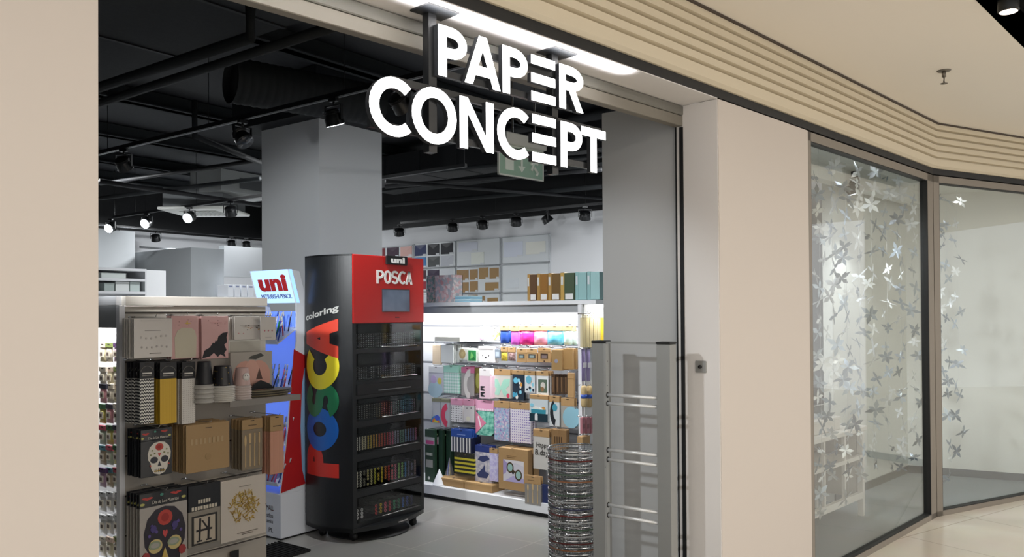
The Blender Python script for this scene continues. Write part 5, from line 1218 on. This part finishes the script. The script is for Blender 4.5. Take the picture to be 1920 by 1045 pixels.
brd(1042,232,1440,462,'upper right glossy board with barely visible white envelopes',[(.04,.2,.45,.75,'d0d5e2'),(.52,.25,.92,.7,'e0e0d8')])
brd(308,508,652,700,'board with plum and red envelopes half hidden by the red header',[(.02,.06,.3,.5,'3a1828'),(.34,.06,.62,.5,'2c1838'),(.66,.06,.95,.5,'c9ccd2'),(.0,.55,.3,.97,'8a1c30')])
brd(660,492,1028,712,'board with seven kraft envelopes above the gondola top',[(.02,.1,.29,.5,'9d7c50'),(.32,.1,.5,.5,'9d7c50'),(.53,.05,.74,.48,'a08052'),(.77,.08,.97,.48,'9d7c50'),(.02,.58,.29,.97,'9d7c50'),(.32,.56,.5,.95,'9d7c50'),(.67,.62,.96,.92,'a08052')])
brd(1042,470,1440,706,'middle right glossy board with one faint white envelope',[(.1,.5,.36,.85,'d0d5da')])
brd(308,718,652,900,'low board with pale envelopes behind the floral pad',[(.1,.1,.4,.5,'c9ccd2')])
brd(660,720,1028,900,'lowest board with kraft envelopes just above the gondola top',[(.28,.05,.5,.5,'a08052'),(.52,.1,.66,.4,'9d7c50'),(.72,.2,.95,.6,'a08052')])
brd(1042,714,1440,900,'lowest right white board behind the gold binders',[(.3,.1,.6,.5,'d2d6da')])
# =================================================================== FAR LEFT: PARTITIONS, CURTAIN, CUBBY SHELF
BY=13.3
def farbox(px0,px1,py0,Y,th,mt,name,z0=0,z1=None):
    F_=Fr((0,Y,0),0); u0=F_.hit(px0,500)[0]; u1=F_.hit(px1,500)[0]; zt_=z1 or F_.hit((px0+px1)/2,py0)[1]
    return MB().box(u0,u1,Y,Y+th,z0,zt_,mt).build(name)
struct(farbox(358,420,466,10.6,2.2,mat('a9adb0',.6),'wall_partition'))
struct(farbox(420,520,464,10.9,.12,mat('b7babd',.6),'wall_partition_back',z0=Fr((0,10.9,0),0).hit(450,520)[1]))
F_=Fr((0,11.4,0),0)
u0=F_.hit(325,500)[0]; u1=F_.hit(357,500)[0]; zt_=F_.hit(340,471)[1]; mb=MB(); n=40; vs_=[];
for zz in (0,zt_*.5,zt_-.05,zt_):
    for i in range(n+1): vs_.append((u0+(u1-u0)*i/n, 11.4+.05*math.sin(i*1.15)*(1 if zz<zt_ else .6), zz))
for zz in (0,zt_*.5,zt_-.05,zt_):
    for i in range(n+1): vs_.append((u0+(u1-u0)*i/n, 11.41+.05*math.sin(i*1.15)*(1 if zz<zt_ else .6), zz))
o4=4*(n+1)
mb.add(vs_,[(j*(n+1)+i,j*(n+1)+i+1,(j+1)*(n+1)+i+1,(j+1)*(n+1)+i) for j in range(3) for i in range(n)]+[(o4+j*(n+1)+i,o4+(j+1)*(n+1)+i,o4+(j+1)*(n+1)+i+1,o4+j*(n+1)+i+1) for j in range(3) for i in range(n)],mat('b3b0a6',.9),True)
tag(mb.build('curtain'),'beige grey pleated curtain hanging beside the grey partition at the back','curtain')
# curtain rod
a_=F_.hit(200,487); 
thing1(MB().tube([(F_.hit(262,500)[0],11.4,zt_+.02),(u1+.05,11.4,zt_+.02)],.015,mat('8a8d90',.4,.5),8),'curtain_rod','thin grey rod carrying the beige curtain','rod')
struct(farbox(180,253,432,11.9,.3,mat('c2c6c9',.6),'wall_partition_left',z0=1.2))
# boxed files on a far shelf right of the partition
F2=Fr((0,10.2,0),0); t_=E('file_shelf','white wall shelf behind the lit uni header','shelf',(F2.hit(420,550)[0],10.2,0))
w=F2.hit(500,550)[0]-F2.hit(420,550)[0]
zf=F2.hit(450,557)[1]
k=MB(); k.box(0,w,0,.35,zf-.03,zf,LAM); k.build('shelf_board',None,t_); MB().box(0,.03,0,.35,0,zf-.03,LAM).build('side_panel',None,t_); MB().box(w-.03,w,0,.35,0,zf-.03,LAM).build('side_panel',None,t_)
for i in range(4):
    ua=F2.hit(429+i*12.5,550)[0]; ub=F2.hit(439.5+i*12.5,550)[0]; zt_=F2.hit(440,534)[1]; bw=ub-ua
    t_=E('magazine_file','white magazine file with pale blue top label, %s on the far shelf'%['first','second','third','last'][i],'file',((ua+ub)/2,10.22,zf+.001))
    MB().box(-bw/2,bw/2,0,.25,0,zt_-zf,mat('e9ecf2',.4),.003).build('box_body',None,t_); MB().box(-bw*.3,bw*.3,-.003,0,(zt_-zf)*.78,(zt_-zf)*.9,mat('8a94b4',.5)).build('label',None,t_)
# cubby shelf left
F3=Fr((0,9.2,0),0)
ua=F3.hit(150,520)[0]; ub=F3.hit(275,520)[0]; uc=F3.hit(311,520)[0]; zt_=F3.hit(230,503)[1]
t_=E('cubby_shelf','white open cubby shelf with bright end panel behind the left gondola','shelf',(ua,9.2,0))
w=ub-ua; MB().box(0,w,.4,.42,0,zt_,SHOPW).build('back_panel',None,t_); MB().box(0,.02,0,.4,0,zt_,LAM).build('side_panel',None,t_); MB().box(w-.02,w,0,.4,0,zt_,LAM).build('side_panel',None,t_)
for zz in (zt_-.03,F3.hit(230,524)[1]-.02,F3.hit(230,548)[1]-.02,.6,.3,.02): MB().box(.02,w-.02,0,.4,zz,zz+.03,LAM).build('shelf_board',None,t_)
MB().box(w-.002+.002,uc-ua,.0,.03,0,zt_-.01,mat('f2f3f5',.4)).build('end_panel',None,t_)
for (px0,px1,py0,py1,c,lb) in ((190,236,513,523,'d4dad6','white carton on the middle board of the cubby shelf'),(217,242,529,547,'dfe2e0','white box on the lower board of the cubby shelf'),(196,214,532,547,'a9b4b0','grey box on the lower board of the cubby shelf'),(244,262,529,547,'c4d0cc','pale box at the right of the cubby shelf')):
    a=F3.hit(px0,py1,-.05); b_=F3.hit(px1,py1,-.05); zb_=F3.hit(230,524 if py1<530 else 548)[1]+.0105; h=F3.hit(px0,py0)[1]-F3.hit(px0,py1)[1]
    t2=E('storage_box',lb,'box',((a[0]+b_[0])/2,9.25,zb_)); ww=b_[0]-a[0]; MB().box(-ww/2,ww/2,0,.25,0,h,mat(c,.5),.003).build('box_body',None,t2); MB().box(-ww/2-.002,ww/2+.002,-.002,.252,h*.8,h+.002,mat(c,.4),.002).build('lid',None,t2)
F4=Fr((0,8.3,0),0); zt_=ZE
t2=E('paper_sheets','stack of pale blue and kraft paper sheets lying on top of the left gondola','paper',(SX+.3,5.6,ZE+.001)); 
MB().box(-.3,0.02,0,.9,0,.012,mat('bcd0de',.5)).build('blue_sheets',None,t2); MB().box(-.28,.03,-.5,-.05,0,.014,mat('c9a870',.6)).build('kraft_sheets',None,t2)
# =================================================================== DISPLAY WINDOW CONTENTS
pt=hz(1622,967,.0); vt=FF.n.dot(Vector((pt.x,pt.y,0))); TW=Fr(FF.w(0,vt,0),A_F)
um=FF.ex.dot(Vector((pt.x,pt.y,0)))
def tw(px,py): return TW.hit(px,py)
ztop=tw(1600,804)[1]
t_=E('slatted_table','white slatted wooden console table inside the display window','table',FF.w(um,vt,0),A_F)
TWm=mat('e2deda',.45); Lr=um-UBl-.0; Lr=um-4.68; dT=.42
MB().box(-Lr,.02,-.02,dT,ztop-.035,ztop,TWm,.004).build('table_top',None,t_)
for (x,y) in ((-.04,0),(-.04,dT-.05),(-Lr,0),(-Lr,dT-.05)): MB().box(x,x+.04,y,y+.04,0,ztop-.035,TWm,.002).build('leg',None,t_)
z1_=tw(1590,862)[1]; z0_=tw(1590,955)[1]
MB().box(-Lr+.04,-.04,.0,.03,z1_-.03,z1_,TWm).build('rail',None,t_); MB().box(-Lr+.04,-.04,.0,.03,.14,.19,TWm).build('rail',None,t_)
MB().box(-Lr+.04,-.04,.36,.37,.19,ztop-.035,mat('b9b2aa',.6)).build('back_board',None,t_)
for k in range(1,5): MB().box(-Lr+Lr*k/5-.012,-Lr+Lr*k/5+.012,.002,.026,.19,ztop-.035,TWm).build('slat',None,t_)
MB().box(-.035,-.012,.05,dT-.05,.14,ztop-.035,mat('c9c3bc',.6)).build('end_board',None,t_)
MB().box(-Lr+.04,-.04,.03,dT-.05,z1_-.03,z1_-.015,TWm).build('inner_shelf',None,t_)
ua=tw(1590,790)[0]; t2=E('display_box','flat white wooden display box on the slatted table in the window','box',FF.w(ua-.3,vt+.06,ztop+.001),A_F)
hb=tw(1560,790)[1]-ztop
MB().box(-.3,.3,0,.3,0,hb,mat('d8d3cf',.45),.004).build('box_body',None,t2); MB().box(-.305,.305,-.005,.305,hb*.82,hb+.004,mat('e4e0dc',.4),.003).build('lid',None,t2)
t2=E('glass_case','small clear glass case standing on the white box in the window','case',FF.w(ua-.3,vt+.1,ztop+hb+.006),A_F)
hc=.10; MB().box(-.2,.2,0,.2,0,.008,mat('d8dadc',.3)).build('base',None,t2); MB().box(-.2,.2,0,.2,.008,hc,CLEAR).build('glass_box',None,t2)
e_=MB()
for (x,y) in ((-.2,0),(.196,0),(-.2,.196),(.196,.196)): e_.box(x,x+.004,y,y+.004,.008,hc,mat('e8eaec',.3))
e_.box(-.2,.2,0,.004,hc,hc+.004,mat('e8eaec',.3)); e_.box(-.2,.2,.196,.2,hc,hc+.004,mat('e8eaec',.3)); e_.build('edge_trim',None,t2)
# garlands of foil flowers
FOIL=mat('b4c0ce',.3,.8); FOILD=mat('7d8893',.35,.7); FOILW=mat('eef2f6',.35,.3)
def flower_mb(R_,m):
    mb=MB(); vs_=[(0,0,0)]; 
    n=6; fs=[]
    for i in range(n):
        a=2*pi*i/n; l=R_*(1 if i%2 else .85); da=.42
        b=len(vs_); lift=R_*.25*(1 if i%2 else -.5)
        vs_+= [(R_*.16*math.cos(a-.5),0.002,R_*.16*math.sin(a-.5)),(l*.55*math.cos(a-da),lift*.5,l*.55*math.sin(a-da)),(l*math.cos(a),lift,l*math.sin(a)),(l*.55*math.cos(a+da),lift*.5,l*.55*math.sin(a+da)),(R_*.16*math.cos(a+.5),0.002,R_*.16*math.sin(a+.5))]
        fs+=[(0,b,b+1,b+2),(0,b+2,b+3,b+4)]
    m2=len(vs_); vs2=vs_+[(x,y+.0012,z) for x,y,z in vs_]; fs2=fs+[tuple(m2+k for k in f[::-1]) for f in fs]
    mb.add(vs2,fs2,m); return mb
protoF=[]
def flower(parent,loc,m,R_,rot):
    key=(m.name,round(R_,3)); 
    me=None
    for k,mm in protoF:
        if k==key: me=mm
    if me is None:
        o_=flower_mb(R_,m).build('flower',None,parent); me=o_.data; protoF.append((key,me))
    else:
        o_=bpy.data.objects.new('flower',me); COL.objects.link(o_); o_.parent=parent
    o_.location=loc; o_.rotation_euler=rot
GN=['leftmost','second','third','fourth','fifth','sixth','seventh','eighth','ninth']
cols=[(1538,330,960,17,2.20),(1562,305,900,17,2.20),(1588,350,930,17,2.2),(1612,315,900,17,2.21),(1636,330,880,16,2.22),(1664,335,870,16,2.52),(1690,340,880,17,2.36),(1716,345,860,16,2.5)]
for gi,(px,y0,y1,n,v) in enumerate(cols):
    G=Fr(FF.w(0,v,0),A_F); u=G.hit(px,600)[0]; t_=E('flower_garland','silver foil flower garland hanging in the left window pane, %s of eight'%(GN[gi] if gi<7 else 'last'),'garland',G.w(u,0,2.7),A_F,'foil flower garlands in the display window')
    zl=G.hit(px,y1)[1]; MB().tube([(0,0,0),(0,0,zl-2.7)],.0008,mat('c9ccd0',.4),4).build('string',None,t_)
    for k in range(int(n*1.3)):
        py=y0+(y1-y0)*(k+random.uniform(-.3,.3))/(int(n*1.3)-1); z_=G.hit(px,py)[1]-2.7
        flower(t_,(random.uniform(-.06,.06),random.uniform(-.02,.02),z_),random.choice([FOIL,FOIL,FOILD,FOILW,FOILW]),random.choice([.06,.07,.08]),(random.uniform(-1.0,1.0),random.uniform(0,6),random.uniform(-1,1)))
for gi,(px,y0,y1,n,dd_) in enumerate(((1764,385,700,9,.30),(1777,375,900,15,.44),(1796,380,850,15,.22))):
    G=Fr(RF.w(0,dd_,0),A_R); u=G.hit(px,600)[0]; t_=E('flower_garland','silver foil flower garland hanging in the right window pane, %s of three'%['leftmost','middle','rightmost'][gi],'garland',G.w(u,0,2.7),A_R,'foil flower garlands in the display window')
    zl=G.hit(px,y1)[1]; MB().tube([(0,0,0),(0,0,zl-2.7)],.0008,mat('c9ccd0',.4),4).build('string',None,t_)
    for k in range(n):
        py=y0+(y1-y0)*(k+random.uniform(-.3,.3))/(n-1); z_=G.hit(px,py)[1]-2.7
        flower(t_,(random.uniform(-.04,.04),random.uniform(-.02,.02),z_),random.choice([FOIL,FOIL,FOILD,FOILW]),random.choice([.055,.065,.075]),(random.uniform(-1.,1.),random.uniform(0,6),random.uniform(-1,1)))
# spotlights inside the window, then added area lights hidden behind the frame heads
q=FF.w(4.72,2.5,2.66)
lamp('lit black track spotlight at the upper left inside the display window',FF.w(4.78,2.62,2.72),FF.w(7.6,2.5,.6),True,.06,power=85)
lamp('lit small spotlight at the upper right inside the display window',FF.w(6.62,2.62,2.72),FF.w(7.6,2.4,.4),True,.05,power=70)
area(FF.w(5.8,2.165,2.675),1.6,34,(.95,.98,1),(.35,0,A_F),sy=.05)
area(RF.w(.8,.1,2.675),1.1,18,(1,.98,.95),(.35,0,A_R),sy=.05)
# =================================================================== MALL CEILING FITTINGS
q=hz(1770,151,CZ-.06)
t_=E('sprinkler','small metal fire sprinkler on the cream mall ceiling','sprinkler',(q.x,q.y,CZ-.06))
SPK=mat('77726a',.35,.7)
MB().lathe([(.012,.02),(.012,.06)],SPK,12).tube([(-.012,0,.02),(-.014,0,-.01),(0,0,-.014),(.014,0,-.01),(.012,0,.02)],.003,SPK,6).build('frame_arms',None,t_)
MB().lathe([(0.0,.052),(.035,.054),(.04,.0599)],SPK,20).build('escutcheon',None,t_); MB().lathe([(0,-.02),(.02,-.02),(.02,-.017),(0,-.017)],SPK,14).build('deflector',None,t_)
q=hz(1891,22,CZ-.06)
t_=E('surface_downlight','black cylinder downlight in the dark ceiling recess at the upper right','downlight',(q.x,q.y,CZ-.06))
MB().lathe([(.0,.0),(.042,.0),(.045,.006),(.045,.25),(0,.25)],SPM,24).build('housing',None,t_); MB().lathe([(0,-.002),(.037,-.002),(.037,0),(0,0)],mat((1.,.9,.82),emit=5),20).build('lens',None,t_)
MB().tube([(q.x*0+.02,0,.25),(.02,0,.26)],.01,SPM,6).build('mount',None,t_)
